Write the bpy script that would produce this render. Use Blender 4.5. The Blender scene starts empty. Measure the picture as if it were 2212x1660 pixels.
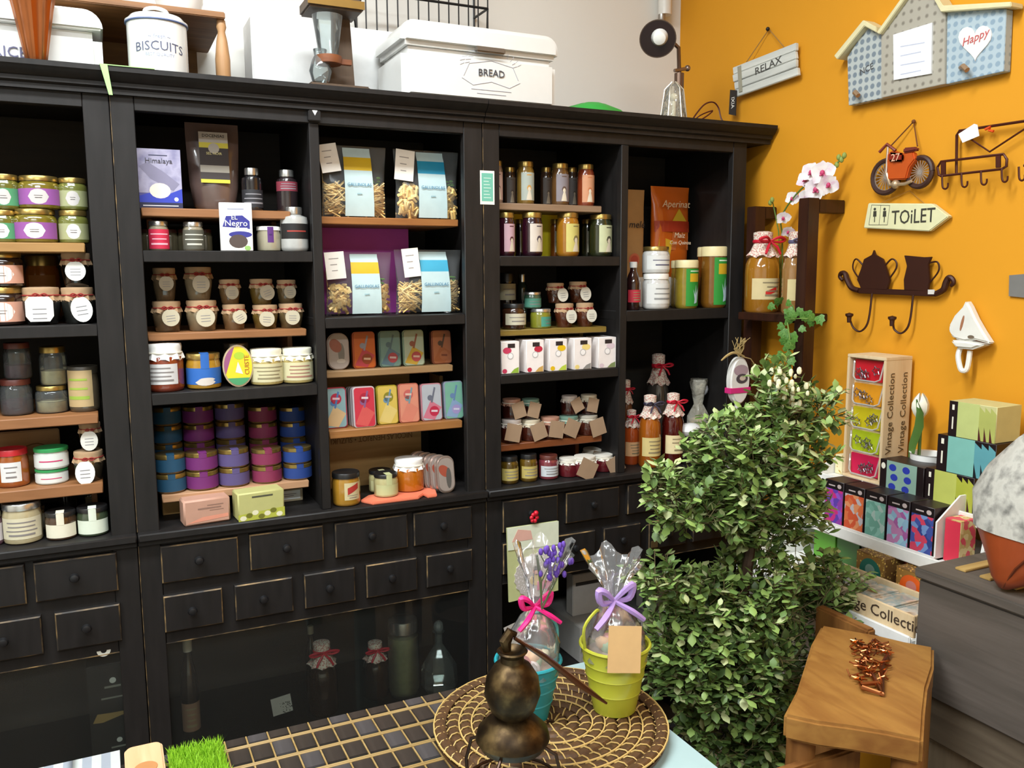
import bpy, bmesh, math, random
from mathutils import Vector, Matrix
random.seed(11)
scene = bpy.context.scene
col = scene.collection
PI = math.pi

# ------------------------------------------------------------------ camera
FPX, IW, IH = 1845.48, 2212, 1660
CAM = Vector((0, -2.0, 1.5))
_p, _y, _r = math.radians(7.468), math.radians(25.522), math.radians(-.290)
FW = Vector((math.sin(_y)*math.cos(_p), math.cos(_y)*math.cos(_p), -math.sin(_p)))
_rt = Vector((math.cos(_y), -math.sin(_y), 0)); _up = _rt.cross(FW)
RT = _rt*math.cos(_r) + _up*math.sin(_r); UP = -_rt*math.sin(_r) + _up*math.cos(_r)
cd = bpy.data.cameras.new('camera'); cd.sensor_width = 36; cd.lens = FPX/IW*36; cd.clip_start = .05
co = bpy.data.objects.new('camera', cd); col.objects.link(co)
mw = Matrix((RT, UP, -FW)).transposed().to_4x4(); mw.translation = CAM; co.matrix_world = mw
scene.camera = co

# ------------------------------------------------------------------ world, lamps, exposure
w = bpy.data.worlds.new('world'); scene.world = w; w.use_nodes = True
w.node_tree.nodes['Background'].inputs[0].default_value = (.9, .95, 1, 1)
w.node_tree.nodes['Background'].inputs[1].default_value = .25
vs = scene.view_settings
vs.view_transform = 'Standard'; vs.look = 'None'; vs.gamma = 1; vs.use_curve_mapping = False
vs.exposure = 0.8
def area(name, loc, sx, sy, e, c=(.90, .965, 1)):
    l = bpy.data.lights.new(name, 'AREA'); l.shape = 'RECTANGLE'; l.size = sx; l.size_y = sy; l.energy = e; l.color = c
    o = bpy.data.objects.new(name, l); o.location = loc; col.objects.link(o); return o
area('ceiling_lamp_main', (-.1, -.95, 2.93), 1.8, .32, 48)
area('ceiling_lamp_rear', (-.3, -3.1, 2.93), 1.5, .35, 42)
area('ceiling_lamp_left', (-1.7, -1.6, 2.93), .35, 1.5, 34)

# ------------------------------------------------------------------ helpers
def ray(x, y): return FW + RT*((x-IW/2)/FPX) - UP*((y-IH/2)/FPX)
def atY(x, y, Y): d = ray(x, y); return CAM + d*((Y-CAM.y)/d.y)
def atX(x, y, X): d = ray(x, y); return CAM + d*((X-CAM.x)/d.x)
def atZ(x, y, Z): d = ray(x, y); return CAM + d*((Z-CAM.z)/d.z)
def fit(x0, x1, yt, zb, Y):
    xm = (x0+x1)/2; p = atY(xm, yt, Y); q = atY(xm, yt+(x1-x0)*.8, Y)
    sc = (q-CAM).dot(FW)/FPX
    return q.x, (x1-x0)/2*sc, p.z-zb
def lin(h):
    h = h.lstrip('#'); o = []
    for i in (0, 2, 4):
        c = int(h[i:i+2], 16)/255; o.append(c/12.92 if c <= .04045 else ((c+.055)/1.055)**2.4)
    return o
MC = {}
def dim(h, f): h = h.lstrip('#'); return ''.join('%02x' % max(0, min(255, int(int(h[i:i+2], 16)*f))) for i in (0, 2, 4))
def _new(name):
    m = bpy.data.materials.new(name); m.use_nodes = True; nt = m.node_tree
    return m, nt, nt.nodes['Principled BSDF'], nt.nodes.new, nt.links.new
def M(h, rough=.5, metal=0, coat=0, var=.1, sc=40, bump=0):
    k = ('M', h, rough, metal, coat, var, sc, bump)
    if k in MC: return MC[k]
    m, nt, b, N, L = _new('paint_'+h.strip('#')); c = lin(h)
    tc = N('ShaderNodeTexCoord'); no = N('ShaderNodeTexNoise'); no.inputs['Scale'].default_value = sc; no.inputs['Detail'].default_value = 4
    L(tc.outputs['Object'], no.inputs['Vector'])
    mx = N('ShaderNodeMix'); mx.data_type = 'RGBA'; L(no.outputs['Fac'], mx.inputs['Factor'])
    mx.inputs['A'].default_value = [v*(1-var) for v in c]+[1]; mx.inputs['B'].default_value = [min(1, v*(1+var)) for v in c]+[1]
    L(mx.outputs['Result'], b.inputs['Base Color'])
    b.inputs['Roughness'].default_value = rough; b.inputs['Metallic'].default_value = metal; b.inputs['Coat Weight'].default_value = coat
    b.inputs['Coat Roughness'].default_value = .05
    if bump:
        bp = N('ShaderNodeBump'); bp.inputs['Strength'].default_value = bump; bp.inputs['Distance'].default_value = .002
        L(no.outputs['Fac'], bp.inputs['Height']); L(bp.outputs['Normal'], b.inputs['Normal'])
    MC[k] = m; return m
def wood(h1, h2, axis=0, rough=.55, sc=14, stretch=.08, coat=0):
    k = ('W', h1, h2, axis, rough, sc, stretch, coat)
    if k in MC: return MC[k]
    m, nt, b, N, L = _new('wood_'+h1.strip('#'))
    tc = N('ShaderNodeTexCoord'); mp = N('ShaderNodeMapping'); s = [1, 1, 1]; s[axis] = stretch; mp.inputs['Scale'].default_value = s
    L(tc.outputs['Object'], mp.inputs['Vector'])
    n1 = N('ShaderNodeTexNoise'); n1.inputs['Scale'].default_value = sc*4; n1.inputs['Detail'].default_value = 6; n1.inputs['Distortion'].default_value = .6
    n2 = N('ShaderNodeTexNoise'); n2.inputs['Scale'].default_value = sc; n2.inputs['Detail'].default_value = 3; n2.inputs['Distortion'].default_value = 1.2
    L(mp.outputs[0], n1.inputs['Vector']); L(mp.outputs[0], n2.inputs['Vector'])
    ad = N('ShaderNodeMath'); ad.operation = 'ADD'; L(n1.outputs['Fac'], ad.inputs[0]); L(n2.outputs['Fac'], ad.inputs[1])
    mr = N('ShaderNodeMapRange'); mr.inputs['From Min'].default_value = .7; mr.inputs['From Max'].default_value = 1.3; L(ad.outputs[0], mr.inputs['Value'])
    mx = N('ShaderNodeMix'); mx.data_type = 'RGBA'; L(mr.outputs[0], mx.inputs['Factor'])
    mx.inputs['A'].default_value = lin(h1)+[1]; mx.inputs['B'].default_value = lin(h2)+[1]
    L(mx.outputs['Result'], b.inputs['Base Color']); b.inputs['Roughness'].default_value = rough; b.inputs['Coat Weight'].default_value = coat
    bp = N('ShaderNodeBump'); bp.inputs['Strength'].default_value = .25; bp.inputs['Distance'].default_value = .002
    L(ad.outputs[0], bp.inputs['Height']); L(bp.outputs['Normal'], b.inputs['Normal'])
    MC[k] = m; return m
def spots(h1, h2, sc=60, size=.3, rough=.7, kind='F1', rnd=1):
    k = ('S', h1, h2, sc, size, rough, kind, rnd)
    if k in MC: return MC[k]
    m, nt, b, N, L = _new('print_'+h1.strip('#')+h2.strip('#'))
    tc = N('ShaderNodeTexCoord'); v = N('ShaderNodeTexVoronoi'); v.inputs['Scale'].default_value = sc; v.inputs['Randomness'].default_value = rnd
    v.feature = 'DISTANCE_TO_EDGE' if kind == 'EDGE' else 'F1'
    L(tc.outputs['Object'], v.inputs['Vector'])
    mr = N('ShaderNodeMapRange'); mr.inputs['From Min'].default_value = size-.05; mr.inputs['From Max'].default_value = size+.05; L(v.outputs['Distance'], mr.inputs['Value'])
    mx = N('ShaderNodeMix'); mx.data_type = 'RGBA'; L(mr.outputs[0], mx.inputs['Factor'])
    mx.inputs['A'].default_value = lin(h1)+[1]; mx.inputs['B'].default_value = lin(h2)+[1]
    L(mx.outputs['Result'], b.inputs['Base Color']); b.inputs['Roughness'].default_value = rough
    MC[k] = m; return m
def multi(cols, sc=60, rough=.5, kind='vor', coat=0):
    k = ('C', tuple(cols), sc, rough, kind, coat)
    if k in MC: return MC[k]
    m, nt, b, N, L = _new('mottle_'+cols[0].strip('#'))
    tc = N('ShaderNodeTexCoord')
    if kind == 'vor':
        v = N('ShaderNodeTexVoronoi'); v.inputs['Scale'].default_value = sc; sp = N('ShaderNodeSeparateColor'); L(v.outputs['Color'], sp.inputs[0]); src = sp.outputs[0]
    elif kind == 'wave':
        v = N('ShaderNodeTexWave'); v.inputs['Scale'].default_value = sc; v.inputs['Distortion'].default_value = 6; v.inputs['Detail'].default_value = 2; v.inputs['Detail Scale'].default_value = 3; src = v.outputs['Fac']
    else:
        v = N('ShaderNodeTexNoise'); v.inputs['Scale'].default_value = sc; v.inputs['Detail'].default_value = 5; src = v.outputs['Fac']
    L(tc.outputs['Object'], v.inputs['Vector'])
    cr = N('ShaderNodeValToRGB'); el = cr.color_ramp.elements; n = len(cols); cr.color_ramp.interpolation = 'CONSTANT' if kind == 'vor' else 'LINEAR'
    lo, hi = (0, 1) if kind != 'noise' else (.3, .7)
    el[0].position = lo; el[0].color = lin(cols[0])+[1]; el[1].position = lo+(hi-lo)/n if kind == 'vor' else hi; el[1].color = lin(cols[1] if kind == 'vor' else cols[-1])+[1]
    for i in range(2 if kind == 'vor' else 1, n if kind == 'vor' else n-1):
        e = el.new(lo+(hi-lo)*i/(n if kind == 'vor' else n-1)); e.color = lin(cols[i])+[1]
    L(src, cr.inputs[0]); L(cr.outputs[0], b.inputs['Base Color']); b.inputs['Roughness'].default_value = rough; b.inputs['Coat Weight'].default_value = coat
    MC[k] = m; return m
def clear(h='ffffff', op=.12, rough=.03, wr=0, ior=1.45):
    """thin clear film or glass wall: see-through with a tint, plus a fresnel reflection"""
    k = ('G', h, op, rough, wr, ior)
    if k in MC: return MC[k]
    m, nt, b, N, L = _new('clear_'+h.strip('#'))
    tr = N('ShaderNodeBsdfTransparent'); tr.inputs[0].default_value = lin(h)+[1]
    df = N('ShaderNodeBsdfDiffuse'); df.inputs[0].default_value = lin(h)+[1]
    gl = N('ShaderNodeBsdfGlossy'); gl.inputs['Roughness'].default_value = rough
    m1 = N('ShaderNodeMixShader'); m1.inputs[0].default_value = op; L(tr.outputs[0], m1.inputs[1]); L(df.outputs[0], m1.inputs[2])
    fr = N('ShaderNodeFresnel'); fr.inputs[0].default_value = ior
    m2 = N('ShaderNodeMixShader'); L(fr.outputs[0], m2.inputs[0]); L(m1.outputs[0], m2.inputs[1]); L(gl.outputs[0], m2.inputs[2])
    if wr:
        tc = N('ShaderNodeTexCoord'); no = N('ShaderNodeTexNoise'); no.inputs['Scale'].default_value = wr; L(tc.outputs['Object'], no.inputs['Vector'])
        bp = N('ShaderNodeBump'); bp.inputs['Strength'].default_value = .9; bp.inputs['Distance'].default_value = .01; L(no.outputs['Fac'], bp.inputs['Height'])
        for n in (gl, fr, df): L(bp.outputs['Normal'], n.inputs['Normal'])
    L(m2.outputs[0], nt.nodes['Material Output'].inputs['Surface'])
    MC[k] = m; return m

class MB:
    def __init__(s): s.V = []; s.F = []; s.I = []; s.mi = 0; s.X = None
    def add(s, vs, fs):
        o = len(s.V); s.V += [tuple(s.X @ Vector(v)) for v in vs] if s.X else [tuple(v) for v in vs]
        s.F += [tuple(o+i for i in f) for f in fs]; s.I += [s.mi]*len(fs); return s
    def m(s, i): s.mi = i; return s
    def at(s, x): s.X = x; return s
    def box(s, x0, x1, y0, y1, z0, z1):
        return s.add([(x0,y0,z0),(x1,y0,z0),(x1,y1,z0),(x0,y1,z0),(x0,y0,z1),(x1,y0,z1),(x1,y1,z1),(x0,y1,z1)],
                     [(0,3,2,1),(4,5,6,7),(0,1,5,4),(1,2,6,5),(2,3,7,6),(3,0,4,7)])
    def lathe(s, prof, n=20, c=(0, 0, 0), ruf=None, sx=1, sy=1):
        vs = []; k = len(prof)
        for i in range(n):
            a = 2*PI*i/n
            for j, (r, z) in enumerate(prof):
                q = ruf(a, j) if ruf else (1, 0)
                vs.append((c[0]+r*q[0]*sx*math.sin(a), c[1]-r*q[0]*sy*math.cos(a), c[2]+z+q[1]))
        fs = [(i*k+j, ((i+1) % n)*k+j, ((i+1) % n)*k+j+1, i*k+j+1) for i in range(n) for j in range(k-1)]
        if prof[0][0] > 1e-6: fs.append(tuple(i*k for i in reversed(range(n))))
        if prof[-1][0] > 1e-6: fs.append(tuple(i*k+k-1 for i in range(n)))
        return s.add(vs, fs)
    def tube(s, pts, r, n=7, cap=True):
        P = [Vector(p) for p in pts]; k = len(P); rs = r if isinstance(r, (list, tuple)) else [r]*k
        t = [(P[min(i+1, k-1)]-P[max(i-1, 0)]).normalized() for i in range(k)]
        a = t[0].orthogonal().normalized(); vs = []
        for i in range(k):
            a = (a - t[i]*a.dot(t[i])); a = a.normalized() if a.length > 1e-6 else t[i].orthogonal().normalized()
            b = t[i].cross(a)
            vs += [P[i]+(a*math.cos(2*PI*j/n)+b*math.sin(2*PI*j/n))*rs[i] for j in range(n)]
        fs = [(i*n+j, i*n+(j+1) % n, (i+1)*n+(j+1) % n, (i+1)*n+j) for i in range(k-1) for j in range(n)]
        if cap: fs += [tuple(reversed(range(n))), tuple((k-1)*n+j for j in range(n))]
        return s.add(vs, fs)
    def stube(s, pts, r, n=7, cap=True, k=4):
        """tube along a Catmull-Rom curve through pts"""
        P = [Vector(p) for p in pts]; rs = r if isinstance(r, (list, tuple)) else [r]*len(P); o = []; q = []
        for i in range(len(P)-1):
            a, b_, c, d = P[max(i-1, 0)], P[i], P[i+1], P[min(i+2, len(P)-1)]
            for j in range(k):
                t = j/k; o.append(.5*((2*b_)+(c-a)*t+(2*a-5*b_+4*c-d)*t*t+(3*b_-a-3*c+d)*t**3)); q.append(rs[i]+(rs[i+1]-rs[i])*t)
        return s.tube([tuple(v) for v in o+[P[-1]]], q+[rs[-1]], n, cap)
    def prism(s, poly, y0, y1):
        """polygon in XZ (counter-clockwise seen from -Y) extruded from y0 (front) to y1"""
        n = len(poly); vs = [(x, y0, z) for x, z in poly]+[(x, y1, z) for x, z in poly]
        return s.add(vs, [tuple(range(n)), tuple(reversed(range(n, 2*n)))]+[(i, i+n, (i+1) % n+n, (i+1) % n) for i in range(n)])
    def prismz(s, poly, z0, z1):
        n = len(poly); vs = [(x, y, z0) for x, y in poly]+[(x, y, z1) for x, y in poly]
        return s.add(vs, [tuple(reversed(range(n))), tuple(range(n, 2*n))]+[(i, (i+1) % n, (i+1) % n+n, i+n) for i in range(n)])
    def patch(s, r, z0, z1, a0, a1, n=10, nz=1):
        vs = []; 
        for i in range(n+1):
            a = a0+(a1-a0)*i/n
            vs += [(r*math.sin(a), -r*math.cos(a), z0+(z1-z0)*j/nz) for j in range(nz+1)]
        k = nz+1
        return s.add(vs, [(i*k+j, (i+1)*k+j, (i+1)*k+j+1, i*k+j+1) for i in range(n) for j in range(nz)])
    def wrap(s, poly, r):
        """convex polygon (arc length, z) laid on a cylinder of radius r facing -Y, in strips"""
        xs = [p[0] for p in poly]; a, b = min(xs), max(xs); n = 6; st = []
        def cross(x):
            z = []
            for i in range(len(poly)):
                p, q = poly[i], poly[(i+1) % len(poly)]
                if min(p[0], q[0])-1e-9 <= x <= max(p[0], q[0])+1e-9:
                    if abs(p[0]-q[0]) < 1e-9: z += [p[1], q[1]]
                    else: z.append(p[1]+(q[1]-p[1])*(x-p[0])/(q[0]-p[0]))
            return min(z), max(z)
        vs = []
        for i in range(n+1):
            x = a+(b-a)*i/n; l, h = cross(min(max(x, a+1e-7), b-1e-7)); t = x/r
            vs += [(r*math.sin(t), -r*math.cos(t), l), (r*math.sin(t), -r*math.cos(t), h)]
        return s.add(vs, [(2*i, 2*i+2, 2*i+3, 2*i+1) for i in range(n)])
    def ball(s, c, r, sx=1, sy=1, sz=1, n=10, k=6):
        pr = [(math.sin(PI*j/k)*r, -math.cos(PI*j/k)*r*sz) for j in range(k+1)]; pr[0] = (0, pr[0][1]); pr[-1] = (0, pr[-1][1])
        return s.lathe([(q[0]*1, q[1]) for q in pr], n, c, None, sx, sy)
    def build(s, name, mats, parent=None, bevel=0, smooth=True, seg=2, loc=None, rot=None, ang=.7):
        me = bpy.data.meshes.new(name); me.from_pydata(s.V, [], s.F)
        for m in (mats if isinstance(mats, (list, tuple)) else [mats]): me.materials.append(m)
        me.polygons.foreach_set('material_index', s.I); me.update()
        bm = bmesh.new(); bm.from_mesh(me); bmesh.ops.remove_doubles(bm, verts=bm.verts, dist=1e-6)
        if bevel:
            bmesh.ops.bevel(bm, geom=[e for e in bm.edges if e.is_manifold and e.calc_face_angle(0) > .5], offset=bevel, segments=seg, affect='EDGES', clamp_overlap=True)
        bm.to_mesh(me); bm.free()
        if smooth:
            me.polygons.foreach_set('use_smooth', [True]*len(me.polygons)); me.set_sharp_from_angle(angle=ang)
        o = bpy.data.objects.new(name, me); col.objects.link(o)
        if parent: o.parent = parent
        if loc is not None: o.location = loc
        if rot is not None: o.rotation_euler = rot
        return o
def tag(o, label, cat, group=None, kind=None):
    o['label'] = label; o['category'] = cat
    if group: o['group'] = group
    if kind: o['kind'] = kind
    return o
def thing(name, label, cat, loc=(0, 0, 0), rz=0, group=None, rx=0, ry=0):
    o = bpy.data.objects.new(name, None); o.empty_display_size = .03; o.location = loc; o.rotation_euler = (rx, ry, rz); col.objects.link(o)
    return tag(o, label, cat, group)
def struct(o): o['kind'] = 'structure'; return o
def dup(root, loc=None, label=None, group=None, rz=None):
    c = root.copy(); col.objects.link(c)
    if loc is not None: c.location = loc
    if rz is not None: c.rotation_euler[2] = rz
    if label: c['label'] = label
    if group: c['group'] = group
    for ch in root.children:
        k = ch.copy(); col.objects.link(k); k.parent = c
        for g in ch.children:
            q = g.copy(); col.objects.link(q); q.parent = k
    return c
def text(s, size, mat, parent, loc=(0, 0, 0), rot=(PI/2, 0, 0), wrap=None, sx=1, name='lettering', ext=.0004, arch=0, shear=0):
    cu = bpy.data.curves.new('t', 'FONT'); cu.body = s; cu.size = size; cu.align_x = 'CENTER'; cu.align_y = 'CENTER'; cu.shear = shear
    cu.extrude = 0 if wrap else ext; cu.resolution_u = 2
    o = bpy.data.objects.new('t', cu); me = bpy.data.meshes.new_from_object(o); bpy.data.objects.remove(o)
    me.name = name; me.materials.clear(); me.materials.append(mat)
    for v in me.vertices:
        v.co.x *= sx
        if arch: v.co.y -= arch*v.co.x**2
        if wrap: t = v.co.x/wrap; v.co = (wrap*math.sin(t), v.co.y, wrap*(math.cos(t)-1))
    o = bpy.data.objects.new(name, me); col.objects.link(o); o.parent = parent; o.location = loc; o.rotation_euler = rot
    return o
def ell(cx, cz, rx, rz, n=16, a=0):
    return [(cx+rx*math.cos(2*PI*i/n)*math.cos(a)-rz*math.sin(2*PI*i/n)*math.sin(a), cz+rx*math.cos(2*PI*i/n)*math.sin(a)+rz*math.sin(2*PI*i/n)*math.cos(a)) for i in range(n)]
def rrect(x0, x1, z0, z1, r, k=4):
    o = []
    for cx, cz, a in ((x1-r, z0+r, -PI/2), (x1-r, z1-r, 0), (x0+r, z1-r, PI/2), (x0+r, z0+r, PI)):
        o += [(cx+r*math.cos(a+PI/2*i/k), cz+r*math.sin(a+PI/2*i/k)) for i in range(k+1)]
    return o

# ------------------------------------------------------------------ common materials
def black_paint():
    m, nt, b, N, L = _new('black_paint')
    tc = N('ShaderNodeTexCoord'); mp = N('ShaderNodeMapping'); mp.inputs['Scale'].default_value = (1, 1, .15); L(tc.outputs['Object'], mp.inputs[0])
    n = N('ShaderNodeTexNoise'); n.inputs['Scale'].default_value = 60; n.inputs['Detail'].default_value = 6; L(mp.outputs[0], n.inputs['Vector'])
    mx = N('ShaderNodeMix'); mx.data_type = 'RGBA'; mx.inputs['A'].default_value = lin('11100f')+[1]; mx.inputs['B'].default_value = lin('252221')+[1]; L(n.outputs['Fac'], mx.inputs['Factor'])
    L(mx.outputs['Result'], b.inputs['Base Color']); b.inputs['Roughness'].default_value = .5; b.inputs['Specular IOR Level'].default_value = .3
    bp = N('ShaderNodeBump'); bp.inputs['Strength'].default_value = .2; bp.inputs['Distance'].default_value = .001; L(n.outputs['Fac'], bp.inputs['Height']); L(bp.outputs['Normal'], b.inputs['Normal'])
    return m
BLACK = black_paint()
BACKP = wood('1c1712', '2c2419', 0, .7)
WORN = multi(['1c1815', '2a231c', '6a5638', 'a08050'], 22, .6, 'noise')
GOLD = M('a38a4e', .3, .85); SILV = M('c9c9c6', .25, .9); DKMET = M('3a3a3c', .35, .8); CREAM = M('e8e2cf', .6); WHITE = M('f2f1ec', .45)
PAPER = M('f3f0e6', .7); KRAFT = M('b59473', .8, var=.15); INK = M('2c2a2a', .7); GREYINK = M('77767a', .7); RED = M('c4182c', .5); TWINE = M('8d2620', .8)
IRON = M('1c1a1a', .45, .3); PINE = wood('a47e48', '866032'); PINE2 = wood('986840', '744824'); OAK = wood('a5632c', '7c431b'); DKWOOD = wood('3a1d10', '26130b', 2, .4)
GLASS = clear('eef4f2', .05); COPPER = M('a8663e', .3, 1); TAN = M('c9a77d', .8)

# ------------------------------------------------------------------ the room
XW, YB = 1.80, .45
b = MB(); b.box(-3, XW+.1, -4.6, YB+.1, -.1, 0); struct(b.build('floor', wood('6d5a48', '544434', 1), smooth=False))
b = MB(); b.box(-3, XW+.1, -4.6, YB+.1, 3, 3.1); struct(b.build('ceiling', M('e9e6df', .8), smooth=False))
b = MB(); b.box(-3, XW, YB, YB+.1, 0, 3); struct(b.build('wall_back', M('dcd9d2', .85, var=.03, sc=3), smooth=False))
b = MB(); b.box(XW, XW+.1, -4.6, YB+.1, 0, 3); struct(b.build('wall_right', M('d5900f', .8, var=.04, sc=3), smooth=False))
b = MB(); b.box(-3.1, -3, -4.6, YB+.1, 0, 3); struct(b.build('wall_left', M('d8d4c8', .85), smooth=False))
b = MB(); b.box(-3, XW, -4.7, -4.6, 0, 3); struct(b.build('wall_front', M('d8d4c8', .85), smooth=False))

# ------------------------------------------------------------------ black display cabinets
ZTOP = 1.916
def cabinet(k, label, rl, rr, glass, xend=None):
    x0 = .0397+.838*k; x1 = x0+.836; T = thing('display_cabinet', label, 'cabinet', (x0, 0, 0)); W_ = .836
    def P(name, x0, x1, y0, y1, z0, z1, m=BLACK, bev=.0015):
        b = MB(); b.box(x0, x1, y0, y1, z0, z1); return b.build(name, m, T, bev, seg=1)
    xl, xc0, xc1, xr = .0453, .4075, .4305, .7865
    P('side_panel', 0, .018, .022, .385, 0, 1.868); P('side_panel', W_-.018, W_, .022, .385, 0, 1.868)
    P('back_panel', .018, W_-.018, .375, .385, .1, 1.868, BACKP)
    P('stile', 0, xl, 0, .022, 0, 1.868); P('stile', xr, W_, 0, .022, 0, 1.868)
    P('center_stile', xc0, xc1, 0, .022, .935, 1.838); P('divider', xc0+.004, xc1-.004, .022, .375, .935, 1.868)
    P('top_rail', xl, xr, 0, .022, 1.838, 1.868)
    xe = (xend-x0) if xend else W_
    b = MB(); pf = [(.0, 1.866), (-.012, 1.866), (-.012, 1.876), (-.02, 1.880), (-.02, 1.888), (-.03, 1.893), (-.036, 1.902), (-.040, 1.906), (-.040, ZTOP), (.39, ZTOP), (.39, 1.868), (0, 1.868)]
    n = len(pf); b.add([(0, y, z) for y, z in pf]+[(xe, y, z) for y, z in pf], [tuple(range(n)), tuple(reversed(range(n, 2*n)))]+[(i, i+n, (i+1) % n+n, (i+1) % n) for i in range(n)])
    b.build('cornice', BLACK, T, 0)
    for a, c, rails in ((xl, xc0, rl), (xc1, xr, rr)):
        for z0, z1 in rails:
            P('shelf', a-.02, c+.02 if c < .5 else c+.03, .0225, .374, z0+.004, z1, BLACK); P('shelf_rail', a, c, .002, .022, z0, z1)
    P('ledge', 0, W_, -.022, .375, .917, .935, BLACK, .003); P('ledge_moulding', .0, W_, -.01, 0, .905, .917)
    P('drawer_panel', xl, xr, .002, .022, .668, .917)
    P('lower_shelf', .018, W_-.018, .024, .375, .34, .36); P('kick_board', xl, xr, .002, .022, 0, .12)
    D1 = ((.043, .210), (.234, .407), (.434, .619), (.634, .794)); D2 = ((.043, .170), (.196, .330), (.356, .481), (.508, .642), (.666, .794))
    for row, z0, z1 in ((D1, .813, .900), (D2, .698, .784)):
        for a, c in row:
            b = MB(); e = .0035
            b.add([(a, .002, z0), (c, .002, z0), (c, .002, z1), (a, .002, z1), (a+.001, -.008, z0+.001), (c-.001, -.008, z0+.001), (c-.001, -.008, z1-.001), (a+.001, -.008, z1-.001),
                   (a+e, -.0105, z0+e), (c-e, -.0105, z0+e), (c-e, -.0105, z1-e), (a+e, -.0105, z1-e)],
                  [(0,1,5,4), (1,2,6,5), (2,3,7,6), (3,0,4,7)]); 
            b.I = [0]*4; b.mi = 1; o = 0
            b.F += [(4,5,9,8), (5,6,10,9), (6,7,11,10), (7,4,8,11)]; b.I += [1]*4; b.F.append((8,9,10,11)); b.I.append(0)
            d = b.build('drawer', [BLACK, WORN], T, 0, smooth=False)
            q = MB(); q.lathe([(.004, 0), (.004, .006), (.0085, .01), (.0105, .015), (.008, .021), (0, .0235)], 14)
            q.build('knob', DKMET, d, loc=((a+c)/2-.004, -.0105, (z0+z1)/2+.004), rot=(PI/2, 0, 0))
    P('worn_edge', -.0006, .0008, -.0008, .001, .1, .904, WORN, 0); P('worn_edge', -.0006, .0008, -.0008, .001, .936, 1.865, WORN, 0); P('worn_edge', xl, xr, .0008, .0022, .668, .6698, WORN, 0)
    if glass:
        b = MB(); b.box(xl, xr, .010, .014, .12, .668); b.build('glass_pane', clear('f4f8f6', .008), T, smooth=False)
    return T
C1 = cabinet(-1, 'black wooden display cabinet cut off by the left edge of the picture', [(1.525, 1.55)], [(1.370, 1.395)], True)
C2 = cabinet(0, 'black wooden display cabinet in the middle, below the white bread bin', [(1.525, 1.55), (1.214, 1.24)], [(1.370, 1.395)], True)
C3 = cabinet(1, 'black wooden display cabinet beside the orange wall, under the desk lamp', [(1.515, 1.541), (1.21, 1.234)], [(1.362, 1.392)], False, 1.79)
b = MB(); b.prism([(0, 0), (.006, .011), (-.006, .011)], 0, .001); b.build('corner_sticker', WHITE, C2, loc=(.4195, -.0135, 1.853))
b = MB(); b.box(-.014, .014, -.012, 0, -.012, .012); b.build('latch_block', BLACK, C2, .002, loc=(.419, -.0005, 1.853))
b = MB(); b.box(-.012, .012, -.004, 0, -.01, .01); o = b.build('label_holder', M('7d6a48', .4, .7), C3, .001, loc=(.525, -.0125, .715))
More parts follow.
